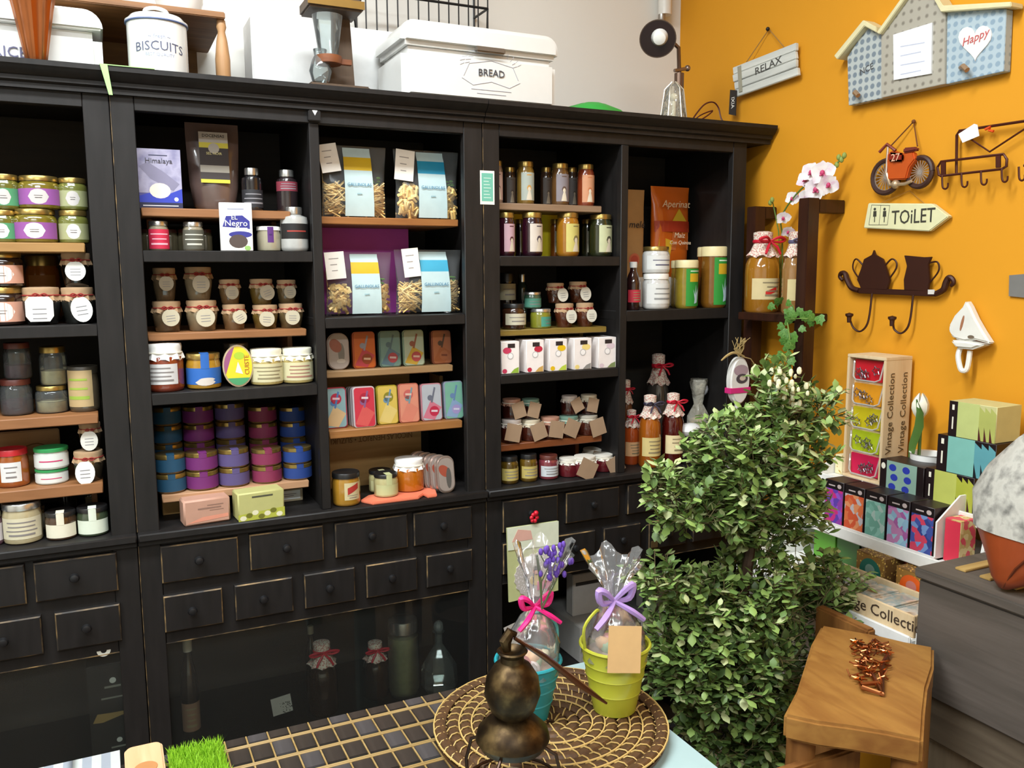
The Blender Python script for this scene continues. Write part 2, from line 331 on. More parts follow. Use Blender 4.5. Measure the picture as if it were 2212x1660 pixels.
# ------------------------------------------------------------------ jars, tins, boxes
def inklines(b, r, z0, z1, a, n=3, mi=1):
    b.m(mi)
    for i in range(n):
        z = z0+(z1-z0)*(i+1)/(n+1); h = (z1-z0)*.028*(1.6 if i == 0 else 1); aa = a*random.uniform(.45, .75)
        b.patch(r*1.008, z-h, z+h, -aa, aa, 10)
def jar(x0, x1, yt, zb, Y, label, body='8a5a20', lid='gold', lb=None, name='jam_jar', cat='jar', style='screw', group=None, rz=0, neck=.86, tagc=None, fillh=None):
    X, R, H = fit(x0, x1, yt, zb, Y); body = dim(body, .86)
    T = thing(name, label, cat, (X, Y, zb), rz, group)
    lidm = {'gold': GOLD, 'silver': SILV, 'black': M('1b1a1a', .35), 'white': WHITE, 'red': M('b3202a', .35), 'brown': M('5a2a22', .4), 'kraft': KRAFT}.get(lid) or M(lid, .4)
    hl = {'screw': .16, 'tall': .12, 'cloth': .22, 'kraft': .24, 'tin': .22}.get(style, .16)
    hb = H*(1-hl*.75)
    glass = M(body, .18, 0, .9, .18, 60)
    if style == 'kraft': pr = [(0, 0), (R*.72, 0), (R*.80, H*.04), (R*.96, H*.45), (R*.99, H*.62), (R*.86, H*.74), (R*.84, hb), (0, hb)]
    elif style == 'tin': pr = [(0, 0), (R*.86, 0), (R*.95, H*.08), (R, H*.2), (R, H*.55), (R*.96, H*.7), (R*.95, hb), (0, hb)]
    else: pr = [(0, 0), (R*.86, 0), (R*.97, H*.035), (R, H*.09), (R, H*(1-hl-.16)), (R*.95, H*(1-hl-.07)), (R*neck, H*(1-hl-.02)), (R*neck, hb), (0, hb)]
    b = MB()
    if fillh:
        b.lathe(pr, 22); b.build('glass', GLASS, T)
        b = MB(); b.lathe([(0, H*.03), (R*.84, H*.03), (R*.93, H*.08), (R*.94, H*fillh), (0, H*(fillh+.01))], 20); b.build('contents', M(body, .6, var=.3, sc=90), T)
    else:
        b.lathe(pr, 22); b.build('glass', glass, T)
    q = MB()
    if style in ('screw', 'tall', 'tin'):
        rl = R*(neck+.05) if style != 'tin' else R*1.0
        q.lathe([(rl*.9, H*(1-hl)), (rl, H*(1-hl)), (rl, H*(1-hl*.16)), (rl*.97, H*(1-hl*.04)), (rl*.88, H), (rl*.84, H*.992), (0, H*.992)], 24); q.build('lid', lidm, T)
    else:
        cm = lidm if style == 'cloth' else M('a98a68', .85, var=.2)
        k = 9
        def ruf(a, j): return (1+(.07*math.cos(k*a) if j < 2 else .02*math.cos(k*a) if j == 2 else 0), (.03*H*math.cos(k*a+1) if j == 0 else 0))
        q.lathe([(R*1.02, H*(1-hl*1.55)), (R*.93, H*(1-hl)), (R*.90, H*(1-hl*.8)), (R*.95, H*(1-hl*.4)), (R*.92, H*(1-hl*.08)), (R*.5, H*.998), (0, H)], 27, ruf=ruf); q.build('cloth_cap', cm, T)
        q = MB(); zr = H*(1-hl*.92)
        q.tube([(R*.945*math.sin(2*PI*i/18), -R*.945*math.cos(2*PI*i/18), zr) for i in range(19)], R*.045, 5, False)
        if style == 'kraft':
            for s_ in (-1, 1): q.stube([(0, -R*.97, zr), (s_*R*.22, -R*1.07, zr+R*.1), (s_*R*.38, -R*1.04, zr-R*.02), (s_*R*.2, -R*1.05, zr-R*.1), (0, -R*.97, zr)], R*.045, 5, False)
        q.build('twine', TWINE if style == 'kraft' else M('d8d2c0', .8), T)
    if lb:
        c = lb.get('c', 'f0ead8'); a = lb.get('a', 1.0); f0, f1 = lb.get('z', (.14, .66)); rr = R*1.006
        b = MB(); mats = [M(dim(c, .9), .65), M(lb.get('ink', '7c7674'), .7), M(dim(lb.get('c2', 'ffffff'), .9), .6)]
        b.m(0).patch(rr, H*f0, H*f1, -a, a, max(12, int(a*16)))
        sh = lb.get('shape')
        if sh == 'oval':
            b.m(2).wrap(ell(0, H*(f0+f1)/2, R*lb.get('ow', .5), H*(f1-f0)*.47, 20), rr*1.004); inklines(b, rr*1.008, H*(f0+(f1-f0)*.3), H*(f0+(f1-f0)*.7), .32, 2)
        elif sh == 'face':
            zc = H*(f0+(f1-f0)*.40)
            b.m(1).wrap(ell(0, zc+R*.12, R*.30, R*.34), rr*1.004); b.m(2).wrap(ell(0, zc, R*.19, R*.25), rr*1.008)
            b.m(2).wrap([(-R*.36, H*f0+.001), (R*.36, H*f0+.001), (R*.16, zc-R*.2), (-R*.16, zc-R*.2)], rr*1.007); b.m(1).patch(rr*1.006, H*(f1-.07), H*(f1-.045), -.3, .3, 4)
        elif sh == 'strip':
            b.m(0).patch(rr*1.01, H*f1*.98, H*.9, -.24, .24, 4)
            vs = [(R*.26*s_, -R*y_, H*1.012) for s_, y_ in ((-1, 1.02), (1, 1.02), (1, .1), (-1, .1))]; b.add(vs, [(0, 1, 2, 3)])
            b.patch(rr*1.012, H*.88, H*1.012, -.24, .24, 4)
        elif sh == 'red': b.m(2).wrap([(-R*.4, H*(f0+.3*(f1-f0))), (R*.45, H*(f0+.62*(f1-f0))), (R*.45, H*(f1-.02)), (-R*.4, H*(f0+.7*(f1-f0)))], rr*1.006); inklines(b, rr*1.004, H*f0, H*(f0+(f1-f0)*.4), a, 2)
        else: inklines(b, rr*1.005, H*f0, H*f1, a, lb.get('n', 3))
        b.build('paper_label', mats, T, rot=(0, 0, lb.get('rz', 0)))
    if tagc:
        w_, h_, an, dx = tagc.get('w', .52), tagc.get('h', .62), tagc.get('a', 0), tagc.get('dx', .1)
        b = MB(); rw = R*w_; rh = R*h_
        pts = ell(0, -rh, rw, rh, 22)
        if tagc.get('shape') == 'oct': pts = [(-rw*.7, -rh*1.6), (rw*.7, -rh*1.6), (rw, -rh*1.25), (rw, -rh*.3), (rw*.7, 0), (-rw*.7, 0), (-rw, -rh*.3), (-rw, -rh*1.25)]
        elif tagc.get('shape') == 'sq': pts = [(-rw, -rh*1.7), (rw, -rh*1.7), (rw, 0), (-rw, 0)]
        else: pts = [(x, z if abs(x) > rw*.22 or z < -rh else z-rh*.22*(1-abs(x)/(rw*.22))) for x, z in pts]
        b.prism(pts, -.0006, .0006); mt = [M(dim(tagc.get('c', 'efe9da'), .9), .75), GREYINK]
        if tagc.get('ink', 1):
            b.m(1)
            for i in range(3): b.box(-rw*.5, rw*.5, -.0009, -.0006, -rh*(.8+.3*i)-rh*.03, -rh*(.8+.3*i)+rh*.03)
        b.build('hang_tag', mt, T, loc=(R*dx, -R*1.1, H*(1-hl*tagc.get('d', 1.05))), rot=(-.06, an, 0), smooth=False)
    return T, X, R, H
def box(x0, x1, yt, zb, Y, d, label, name, cat, mats, rz=0, face=None, bev=.0012, group=None, tilt=0):
    """upright carton; Y is its front face. face(b, w, h) draws flat print on the front"""
    l, r = atY(x0, (yt+yt+60)/2, Y), atY(x1, yt+30, Y); w_ = r.x-l.x; h = atY((x0+x1)/2, yt, Y).z-zb
    T = thing(name, label, cat, ((l.x+r.x)/2, Y, zb), rz, group, rx=tilt)
    b = MB(); b.box(-w_/2, w_/2, 0, d, 0, h); b.build('carton', mats[0], T, bev, seg=1)
    if face:
        b = MB(); face(b, w_, h); b.build('front_print', mats[1:], T, smooth=False, loc=(0, -.0004, 0))
    return T, w_, h
def Q(b, mi, x0, x1, z0, z1, y=0): b.m(mi).add([(x0, y, z0), (x1, y, z0), (x1, y, z1), (x0, y, z1)], [(0, 1, 2, 3)])
def PG(b, mi, pts, y=0): b.m(mi).add([(x, y, z) for x, z in pts], [tuple(range(len(pts)))])
def plank(x0, x1, z1, th, y0, y1, label, m=PINE, cat='plank', name='wooden_plank', legs=None, back=None):
    T = thing(name, label, cat, ((x0+x1)/2, y0, z1-th)); w_ = (x1-x0)/2
    b = MB(); b.box(-w_, w_, 0, y1-y0, 0, th); b.build('board', m, T, .002, seg=1)
    if legs is not None:
        for s_ in (-1, 1):
            b = MB(); xx = s_*(w_-.02); b.box(xx-.006, xx+.006, (y1-y0)*.35, y1-y0-.02, legs-(z1-th), 0); b.build('leg_panel', m, T, .001, seg=1)
    if back is not None:
        b = MB(); a, c, zz = back; b.box(a-(x0+x1)/2, c-(x0+x1)/2, (y1-y0)-.012, y1-y0, zz-(z1-th), 0); b.build('rear_panel', m, T, .001, seg=1)
    return T

# ---- cabinet on the left, right-hand column
ZA = 1.565
plank(-.36, -.025, ZA, .020, .02, .33, 'honey pine plank under stacked green and purple spread jars, left cabinet', PINE, legs=1.395)
gj = dict(a=1.25, z=(.12, .6), shape='oval', ink='555050')
for x0, x1, yt, bc, lc, nm in ((-25, 38, 455, '6b6a2a', '4f9a6a', 'green-labelled'), (36, 122, 453, '7a6a22', '9a55a0', 'wide purple-labelled'), (130, 190, 456, '76793a', 'a9ad7e', 'pale green-labelled')):
    T, X, R, H = jar(x0, x1, yt, ZA, .08, f'{nm} gold-lidded spread jar standing on the pine plank, left cabinet', bc, 'gold', dict(gj, c=lc, c2='ece8e4'), 'spread_jar')
    x0u, x1u, ytu = {-25: (-20, 40, 378), 36: (46, 128, 382), 130: (129, 187, 386)}[x0]
    jar(x0u, x1u, ytu, ZA+H+.0003, .085, f'{nm} gold-lidded spread jar stacked on top of its twin, left cabinet', bc, 'gold', dict(gj, c=lc, c2='cfc8c4'), 'spread_jar')
ZB = 1.3955
pj = dict(a=1.3, z=(.1, .62), c='d9a088', c2='f0e6e0', shape='oval', ow=.62)
T, X, R, H = jar(-30, 50, 620, ZB, .07, 'peach-labelled square-shouldered jar cut off at the left edge, lower of two', '2a1a16', 'gold', pj, 'spread_jar')
jar(-32, 48, 545, ZB+H+.0003, .07, 'peach-labelled square-shouldered jar cut off at the left edge, upper of two', '2a1a16', 'gold', pj, 'spread_jar')
T, X, R, H = jar(53, 130, 620, ZB, .07, 'dark jar in beige cloth cap with a white eight-cornered tag, left cabinet', '1c1c1c', 'kraft', None, 'preserve_jar', style='kraft', tagc=dict(shape='oct', w=.68, h=.85, c='f4f2ea', dx=-.05))
T, X, R, H = jar(136, 203, 620, ZB, .07, 'dark jar in beige cloth cap with a white oval tag, lower one, left cabinet', '222420', 'kraft', None, 'preserve_jar', style='kraft', tagc=dict(w=.62, h=.82, c='f2f0e8', a=-.15))
jar(136, 196, 546, ZB+H+.0003, .075, 'dark jar with round white tag stacked on the oval-tagged one, left cabinet', '15130f', 'kraft', None, 'preserve_jar', style='kraft', tagc=dict(w=.66, h=.7, c='f2f0e8', dx=-.05))
jar(58, 128, 552, ZB, .22, 'amber jar glowing dimly at the back of the left cabinet', 'a35a14', 'gold', dict(c='b06a1c', a=.8, z=(.2, .7), n=1, ink='a02a10'), 'honey_jar')
ZC = 1.203
plank(-.36, -.022, ZC, .022, .02, .33, 'reddish pine plank carrying glass jars of purple and cream sweets, left cabinet', PINE2)
for i, (x0, x1, y1_, y2_, cc, nm, ld) in enumerate(((5, 68, 818, 740, '4a1a34', 'purple', 'brown'), (82, 146, 832, 748, 'd8c79a', 'cream', 'gold'))):
    T, X, R, H = jar(x0, x1, y1_, ZC, .09, f'clear jar half full of {nm} sweets, lower of two, left cabinet', cc, ld, None, 'sweet_jar', fillh=.42)
    jar(x0+6, x1-3, y2_, ZC+H+.0003, .09, f'clear jar half full of {nm} sweets, stacked on another, left cabinet', cc, ld, None, 'sweet_jar', fillh=.38)
jar(151, 212, 790, ZC, .08, 'round tub with tan and lime green label on the reddish plank, left cabinet', '5d5240', '3a352c', dict(c='c4a878', a=1.0, z=(.12, .92), c2='8fa83c', ink='8fa83c', shape=None, rz=-.4), 'sweet_tub', neck=.95)
ZD = 1.0515
T = plank(-.36, -.022, ZD, .024, .02, .30, 'wine crate of pale pine holding a red-lidded jar, left cabinet', PINE2, 'crate', 'wine_crate', legs=.9355)
b = MB(); b.box(-.17, .085, .16, .178, .024, .124); o = b.build('rear_panel', PINE, T, .002)
text('kuke', .018, M('5a3512', .8), T, (-.06, .1587, .105))
b = MB(); b.stube([(-.03, .156, .09), (0, .152, .085), (.04, .15, .095), (.07, .15, .075), (.09, .15, .03)], .0012, 5); b.build('rope', M('6d4a22', .9), T)
jar(-6, 60, 968, ZD, .08, 'six-sided amber jar with shiny red lid and white label, left cabinet', 'a3541a', 'red', dict(c='e9e9e6', a=.62, z=(.16, .68), c2='d84040', n=3), 'chutney_jar', neck=.9)
T, X, R, H = jar(83, 147, 1010, ZD, .075, 'white tin with green rim and pink band, lower of two, left cabinet', 'dfe6dc', '2f8a4c', dict(c='e9ece6', a=1.4, z=(.12, .72), ink='c22a62', n=1), 'small_tin', 'tin', neck=.95)
jar(80, 147, 965, ZD+H+.0003, .075, 'white tin with green lid and pink band, upper of two, left cabinet', 'dfe6dc', '2f8a4c', dict(c='e9ece6', a=1.4, z=(.12, .72), ink='c22a62', n=1), 'small_tin', 'tin', neck=.95)
T, X, R, H = jar(163, 224, 972, ZD, .06, 'brown cloth-capped jar with white oval tag on the wine crate, lower one, left cabinet', '3c3226', 'kraft', None, 'preserve_jar', style='kraft', tagc=dict(w=.62, h=.85, c='f4f2ea', dx=-.25))
jar(173, 218, 912, ZD+H+.0003, .065, 'small brown cloth-capped jar with white oval tag on top of another, left cabinet', '3c3226', 'kraft', None, 'preserve_jar', style='kraft', tagc=dict(w=.75, h=.95, c='e6e2d6', dx=-.1))
ZL = .9353
jar(-40, 4, 1105, ZL, .05, 'pale-labelled jar at the very edge of the left cabinet ledge', '6a4a5a', 'silver', dict(c='d8d0d4', a=1.2), 'preserve_jar')
jar(12, 88, 1082, ZL, .05, 'large beige pate jar with silver clip lid on the left cabinet ledge', 'c2b48c', 'silver', dict(c='ddd4b4', a=1.2, z=(.14, .66), n=4), 'pate_jar', neck=.93)
jar(62, 96, 1092, ZL, .12, 'beige pate jar peeking out behind the large one, left cabinet ledge', 'c2b48c', 'silver', dict(c='d8ceb0', a=1.2, z=(.14, .7), n=3), 'pate_jar', neck=.93)
for x0, x1, yt, nm, cc, bd in ((103, 164, 1102, 'brown', 'f0ead2', '4a3020'), (171, 233, 1092, 'green', 'e8f0dc', '42503a')):
    T, X, R, H = jar(x0, x1, yt, ZL, .04, f'low jar with black lid, white strip seal and {nm} band on the left cabinet ledge', bd, 'black', dict(c=cc, a=1.2, z=(.1, .58), shape='strip', ink='a05030'), 'pate_jar', neck=.93)
jar(128, 166, 1052, ZL, .25, 'small dark jar at the back of the left cabinet ledge', '3a3426', 'gold', None, 'preserve_jar'); jar(182, 214, 1056, ZL, .27, 'narrow olive jar at the back of the left cabinet ledge', '5a5236', 'gold', dict(c='b8a880', a=.8), 'preserve_jar')

# ---- middle cabinet, left column
Z1 = 1.642
plank(.088, .405, Z1, .019, .03, .32, 'short pine plank under the blue salt box and tall brown pouch', PINE2, legs=1.55)
def f_salt(b, w, h):
    Q(b, 0, -w/2, w/2, h*.26, h); PG(b, 1, [(-w/2, h*.1), (w/2, h*.1), (w/2, h*.34), (w*.1, h*.22), (-w*.2, h*.27), (-w/2, h*.2)], -.0001); Q(b, 2, -w/2, w/2, 0, h*.1, -.0001)
    PG(b, 3, ell(0, h*.3, w*.24, h*.13), -.0003); PG(b, 4, [(-w*.45, h*.7), (-w*.2, h*.5), (w*.3, h*.3), (w*.45, h*.42), (w*.1, h*.62), (-w*.25, h*.78)], -.0002)
    Q(b, 2, -w*.22, w*.2, h*.885, h*.9, -.0002); Q(b, 5, -w*.4, w*.4, h*.04, h*.055, -.0002); PG(b, 5, ell(w*.36, h*.16, w*.05, w*.05), -.0002)
T, w_, h_ = box(294, 390, 322, Z1, .05, .06, 'blue and lilac salt box with a pale shell picture, top of middle cabinet', 'salt_box', 'box', [M('50508c', .5), multi(['74728e', 'a09cb4', '6a688c'], 20, .5, 'noise'), M('2a3aa8', .5), M('1c2040', .5), M('e2d2c4', .5), M('7c7890', .5), M('d0d0d8', .5)], -.03, f_salt)
text('Himalaya', w_*.17, M('45424e', .6), T, (0, -.0012, h_*.8))
X, R, H = fit(402, 520, 268, Z1, .12)
T = thing('stand_up_pouch', 'tall dark brown pouch with yellow and black label, beside the salt box', 'pouch', (X, .12, Z1))
b = MB(); n = 12; rows = [(0, .62, .34), (.06, .8, .42), (.3, .92, .38), (.6, .97, .25), (.85, 1, .1), (.92, 1, .03), (1, 1, .02)]
vs = []; fs = []
for t, sw, sd in rows:
    for i in range(n): a = 2*PI*i/n; vs.append((R*.92*sw*math.sin(a), -R*sd*1.2*math.cos(a), H*t))
for j in range(len(rows)-1):
    for i in range(n): fs.append((j*n+i, j*n+(i+1) % n, (j+1)*n+(i+1) % n, (j+1)*n+i))
fs += [tuple(reversed(range(n))), tuple((len(rows)-1)*n+i for i in range(n))]
b.add(vs, fs); b.build('pouch_body', M('5b4a44', .25, 0, .6, .25, 25), T)
b = MB(); lw = R*.5
for z0, z1, mi in ((.78, .9, 0), (.72, .78, 1), (.52, .72, 2), (.44, .52, 3), (.36, .44, 2), (.32, .36, 1)): Q(b, mi, -lw, lw, H*z0, H*z1)
PG(b, 0, ell(0, H*.715, lw*.38, lw*.38), -.0002)
o = b.build('label', [M('a8a29a', .5), M('c4b82a', .5), M('221410', .5), M('8a8478', .5)], T, smooth=False, loc=(0, -R*.62, 0), rot=(-.12, 0, 0))
text('DOCENSAS', lw*.3, INK, o, (0, -.0004, H*.855)); text('SEL NOIR', lw*.26, M('d8cf90', .6), o, (0, -.0004, H*.655))
for x0, x1, yt, nm, bd, lc in ((522, 566, 364, 'all-black', '1c1a1c', '2a2a2e'), (597, 642, 368, 'pink-banded', '2a2022', '8a3040')):
    T, X, R, H = jar(x0, x1, yt, Z1 if x0 < 590 else Z1, .10, f'slim {nm} spice bottle with silver cap on the short plank', bd, 'silver', dict(c=lc, a=1.5, z=(.5, .72) if x0 > 590 else (.1, .5), ink='8a888c', n=3), 'spice_bottle', 'bottle', neck=.62, style='screw')
Z2 = 1.5505
for x0, x1, yt, nm, lc, ik in ((322, 364, 478, 'bright pink', 'd8284c', 'f0b0bc'), (396, 440, 480, 'grey', '5c594c', 'c8c6b8')):
    jar(x0, x1, yt, Z2, .06, f'small salt jar with {nm} front label and silver lid', '9a9078', 'silver', dict(c=lc, a=1.3, z=(.06, .72), ink=ik, n=3), 'salt_jar')
for i, (x0, x1) in enumerate(((303, 334), (350, 384), (384, 410), (428, 458))): jar(x0, x1, 496, Z2, .13, ['leftmost', 'second', 'third', 'rightmost'][i]+' of the plain jars behind the pink and grey salt jars', '8f8568', 'brown', None, 'salt_jar')
def f_negro(b, w, h):
    PG(b, 1, [(-w*.42, h*.5), (w*.42, h*.46), (w*.42, h*.62), (w*.2, h*.74), (-w*.3, h*.72)]); PG(b, 1, ell(w*.12, h*.34, w*.36, h*.07), 0); Q(b, 3, -w*.34, w*.34, h*.43, h*.48, -.0001); PG(b, 2, ell(w*.05, h*.2, w*.29, h*.14), -.0002)
    Q(b, 4, -w*.25, w*.25, h*.86, h*.88); PG(b, 5, ell(w*.33, h*.06, w*.1, h*.05), -.0001)
T, w_, h_ = box(474, 544, 438, Z2, .02, .03, 'white carton with blue lettering and a dark chocolate picture', 'chocolate_box', 'box', [WHITE, WHITE, M('2c2c80', .5), M('4a3c38', .5), M('f4f4f6', .5), M('8a90a8', .5), M('8ab060', .5)], -.1, f_negro)
text('Negro', w_*.27, M('f4f4fa', .5), T, (0, -.0012, h_*.57)); text('EL', w_*.2, M('f4f4fa', .5), T, (-w_*.05, -.0012, h_*.69))
T, X, R, H = jar(556, 606, 490, Z2, .06, 'cream jar tied with a purple seal, beside the black-labelled flask', 'b5ae94', 'white', dict(c='5a2a78', a=.26, z=(.35, .98), n=1, ink='3a1a58'), 'cream_jar', neck=.95)
jar(606, 665, 448, Z2, .05, 'wide-shouldered flask with black label and silver cap', 'c9c9c4', 'silver', dict(c='14110f', a=1.4, z=(.28, .62), ink='a03a30', n=1), 'flask', 'jar', neck=.55)

Z3 = 1.370
plank(.086, .432, Z3, .017, .03, .32, 'mid brown plank under ten cloth-capped jars, middle cabinet', PINE2, legs=1.24)
KJ = [((331, 392, 650), (331, 380, 578), '6a5840'), ((404, 470, 648), (400, 458, 576), '8a785c'), ((481, 531, 657), (474, 519, 603), '7a5c3c'), ((546, 601, 658), (540, 590, 602), '6c5626'), ((602, 655, 655), (598, 640, 604), '6a5838')]
for i, (lo, up, bc) in enumerate(KJ):
    pos = ('first', 'second', 'third', 'fourth', 'fifth')[i]
    T, X, R, H = jar(*lo, Z3, .085, f'{pos} cloth-capped jar from the left in the bottom row of ten, middle cabinet', bc, 'kraft', None, 'preserve_jar', style='kraft', group='cloth-capped jars with oval tags', tagc=dict(w=.58, h=.6, c='c9bda2', dx=.12-.04*i, a=(-.1, -.05, -.5, .1, .05)[i]))
    jar(*up, Z3+H+.0003, .10, f'{pos} cloth-capped jar from the left in the top row of ten, middle cabinet', bc, 'kraft', None, 'preserve_jar', style='kraft', group='cloth-capped jars with oval tags', tagc=dict(w=.6, h=.66, c='b8ab92', dx=.08, a=(0, 0, 0, -.35, -.1)[i]))
Z4 = 1.2403
jar(317, 395, 740, Z4, .055, 'big red sauce jar with white cloth cap and large white label', '8a3a22', 'white', dict(c='dcdad8', a=.95, z=(.16, .58), rz=-.3, n=4), 'sauce_jar', style='cloth')
T, X, R, H = jar(405, 476, 762, Z4, .06, 'jar with bright blue label and blue strip seal over its gold lid', 'b88a2c', 'gold', dict(c='2a6ac0', a=1.5, z=(.14, .6), shape='strip', ink='2a4a90'), 'fish_jar', neck=.93)
b = MB(); b.wrap(ell(0, H*.2, R*.62, H*.09, 16), R*1.02); b.wrap(ell(R*.1, H*.28, R*.5, H*.05, 16), R*1.021); b.build('fish_print', M('c9c0b8', .6), T)
X, R, H = fit(483, 546, 745, Z4, .04)
T = thing('oval_tin', 'upright oval tin printed yellow and green, between blue and white-capped jars', 'tin', (X, .035, Z4)); T.rotation_euler = (-.12, 0, -.05)
b = MB(); b.prism(ell(0, H*.5, R*1.02, H*.5, 28), 0, .022); b.build('tin_body', M('c9b89a', .3, .7), T, .003)
b = MB(); E_ = ell(0, H*.5, R*.92, H*.46, 28); PG(b, 0, E_); PG(b, 1, [p for p in E_ if p[1] < H*.3], -.0002); PG(b, 2, [p for p in E_ if p[0] < -R*.2 and p[1] > H*.28], -.0002); PG(b, 3, ell(R*.1, H*.74, R*.36, H*.09), -.0003)
PG(b, 4, [(-R*.2, H*.35), (R*.3, H*.3), (R*.0, H*.6)], -.0003)
b.build('lid_print', [M('d8bc1c', .4), M('3f8a5a', .4), M('8a4a70', .4), M('9ab42c', .4), M('d8c8c0', .4)], T, smooth=False, loc=(0, -.0006, 0))
text('CUISTE', R*.42, M('a05a12', .5), T, (R*.58, -.0012, H*.52), (PI/2, -PI/2, 0))
jar(482, 540, 740, Z4, .15, 'tall clear jar standing behind the oval tin', '6a6a50', 'silver', dict(c='a89a8a', a=1), 'preserve_jar')
jar(541, 611, 752, Z4, .06, 'cream yogurt-style jar with white cloth cap, left one of the pair', 'c8b470', 'ece8d2', dict(c='e0d8ac', a=1.35, z=(.1, .6), n=4, ink='8a8060'), 'dessert_jar', style='cloth')
jar(609, 676, 750, Z4, .06, 'cream yogurt-style jar with white cloth cap, right one of the pair', 'c8b470', 'ece8d2', dict(c='e0d8ac', a=1.35, z=(.1, .6), n=4, ink='a07060'), 'dessert_jar', style='cloth')
Z5 = 1.001
T = plank(.096, .428, Z5, .018, .045, .335, 'low pale crate shelf carrying blue, purple and pink lidded tubs', wood('b8906c', '9a7050'), 'crate', 'crate_shelf', legs=.9353)
TB = [('1a4f70', 'teal blue', (340, 402, 1020), (340, 402, 976), 978), ('752570', 'magenta', (406, 472, 1014), (405, 471, 970), 0), ('5a4d80', 'lilac', (476, 539, 1007), (475, 537, 963), 0), ('86284f', 'pink', (547, 609, 1003), (546, 607, 959), 0), ('1c3f88', 'royal blue', (614, 674, 998), (614, 672, 956), 0)]
for i, (c, nm, lo, up, _) in enumerate(TB):
    L_ = dict(c=c, a=2.4, z=(.12, .76), shape='strip', ink=c)
    T, X, R, H = jar(*lo, Z5, .082, f'{nm} banded tub with gold lid in the front bottom row', '8a6c40', 'gold', L_, 'spread_tub', 'tub', 'tin', 'banded tubs with gold lids', neck=.95)
    dup(T, (X, .082, Z5+H*1.014), f'{nm} banded tub with gold lid in the second row up', 'banded tubs with gold lids')
    Xb = X*(.205+2)/(2.082)*.985+.0
    for k, w2 in enumerate(('lowest', 'second', 'third', 'topmost')):
        dup(T, (Xb, .205, Z5+H*1.014*k), f'{nm} banded tub with gold lid in the back stack, {w2} tier', 'banded tubs with gold lids')
def f_soap1(b, w, h):
    for z0, z1, x0, x1 in ((.72, .76, 0, .35), (.6, .66, -.2, .3), (.52, .55, .05, .35)): Q(b, 1, w*x0, w*x1, h*z0, h*z1)
    PG(b, 2, [(-w*.45, h*.1), (w*.45, h*.2), (w*.45, h*.34), (-w*.1, h*.3)])
box(396, 499, 1078, ZL, .0, .05, 'salmon pink soap carton lying under the crate shelf', 'soap_box', 'box', [M('b48a76', .6), M('b48a76', .6), M('8a6a5c', .6), M('d08a72', .6)], .1, f_soap1, .004)
def f_soap2(b, w, h):
    Q(b, 1, -w*.2, w*.25, h*.8, h*.86); PG(b, 2, [(-w/2, 0), (w/2, 0), (w/2, h*.34), (-w/2, h*.24)])
    for i in range(7): PG(b, 3+i % 2, ell(-w*.4+w*.13*i, h*(.1+.08*(i % 3)), w*.07, h*.09), -.0002)
T, w_, h_ = box(513, 616, 1062, ZL, -.012, .055, 'yellow green soap carton with pebbles pictured along its foot', 'soap_box', 'box', [M('b0ae70', .6), M('b0ae70', .6), M('4a4a3a', .6), M('a8ac40', .6), M('d8d4b4', .6), M('6a6a20', .6)], .1, f_soap2, .003)
box(352, 398, 1085, ZL, .12, .12, 'plain tan carton tucked under the left end of the crate shelf', 'carton', 'box', [M('b08a52', .8)], 0)
def f_card(b, w, h): Q(b, 1, -w*.4, w*.4, h*.2, h*.9); Q(b, 2, -w*.25, w*.25, h*.6, h*.65, -.0001); Q(b, 2, -w*.25, w*.15, h*.45, h*.5, -.0001)
box(598, 655, 1058, ZL, .11, .1, 'greyish carton with a white paper panel under the right end of the crate shelf', 'carton', 'box', [M('a89c80', .8), WHITE, M('dfe6e4', .6), GREYINK], 0, f_card)
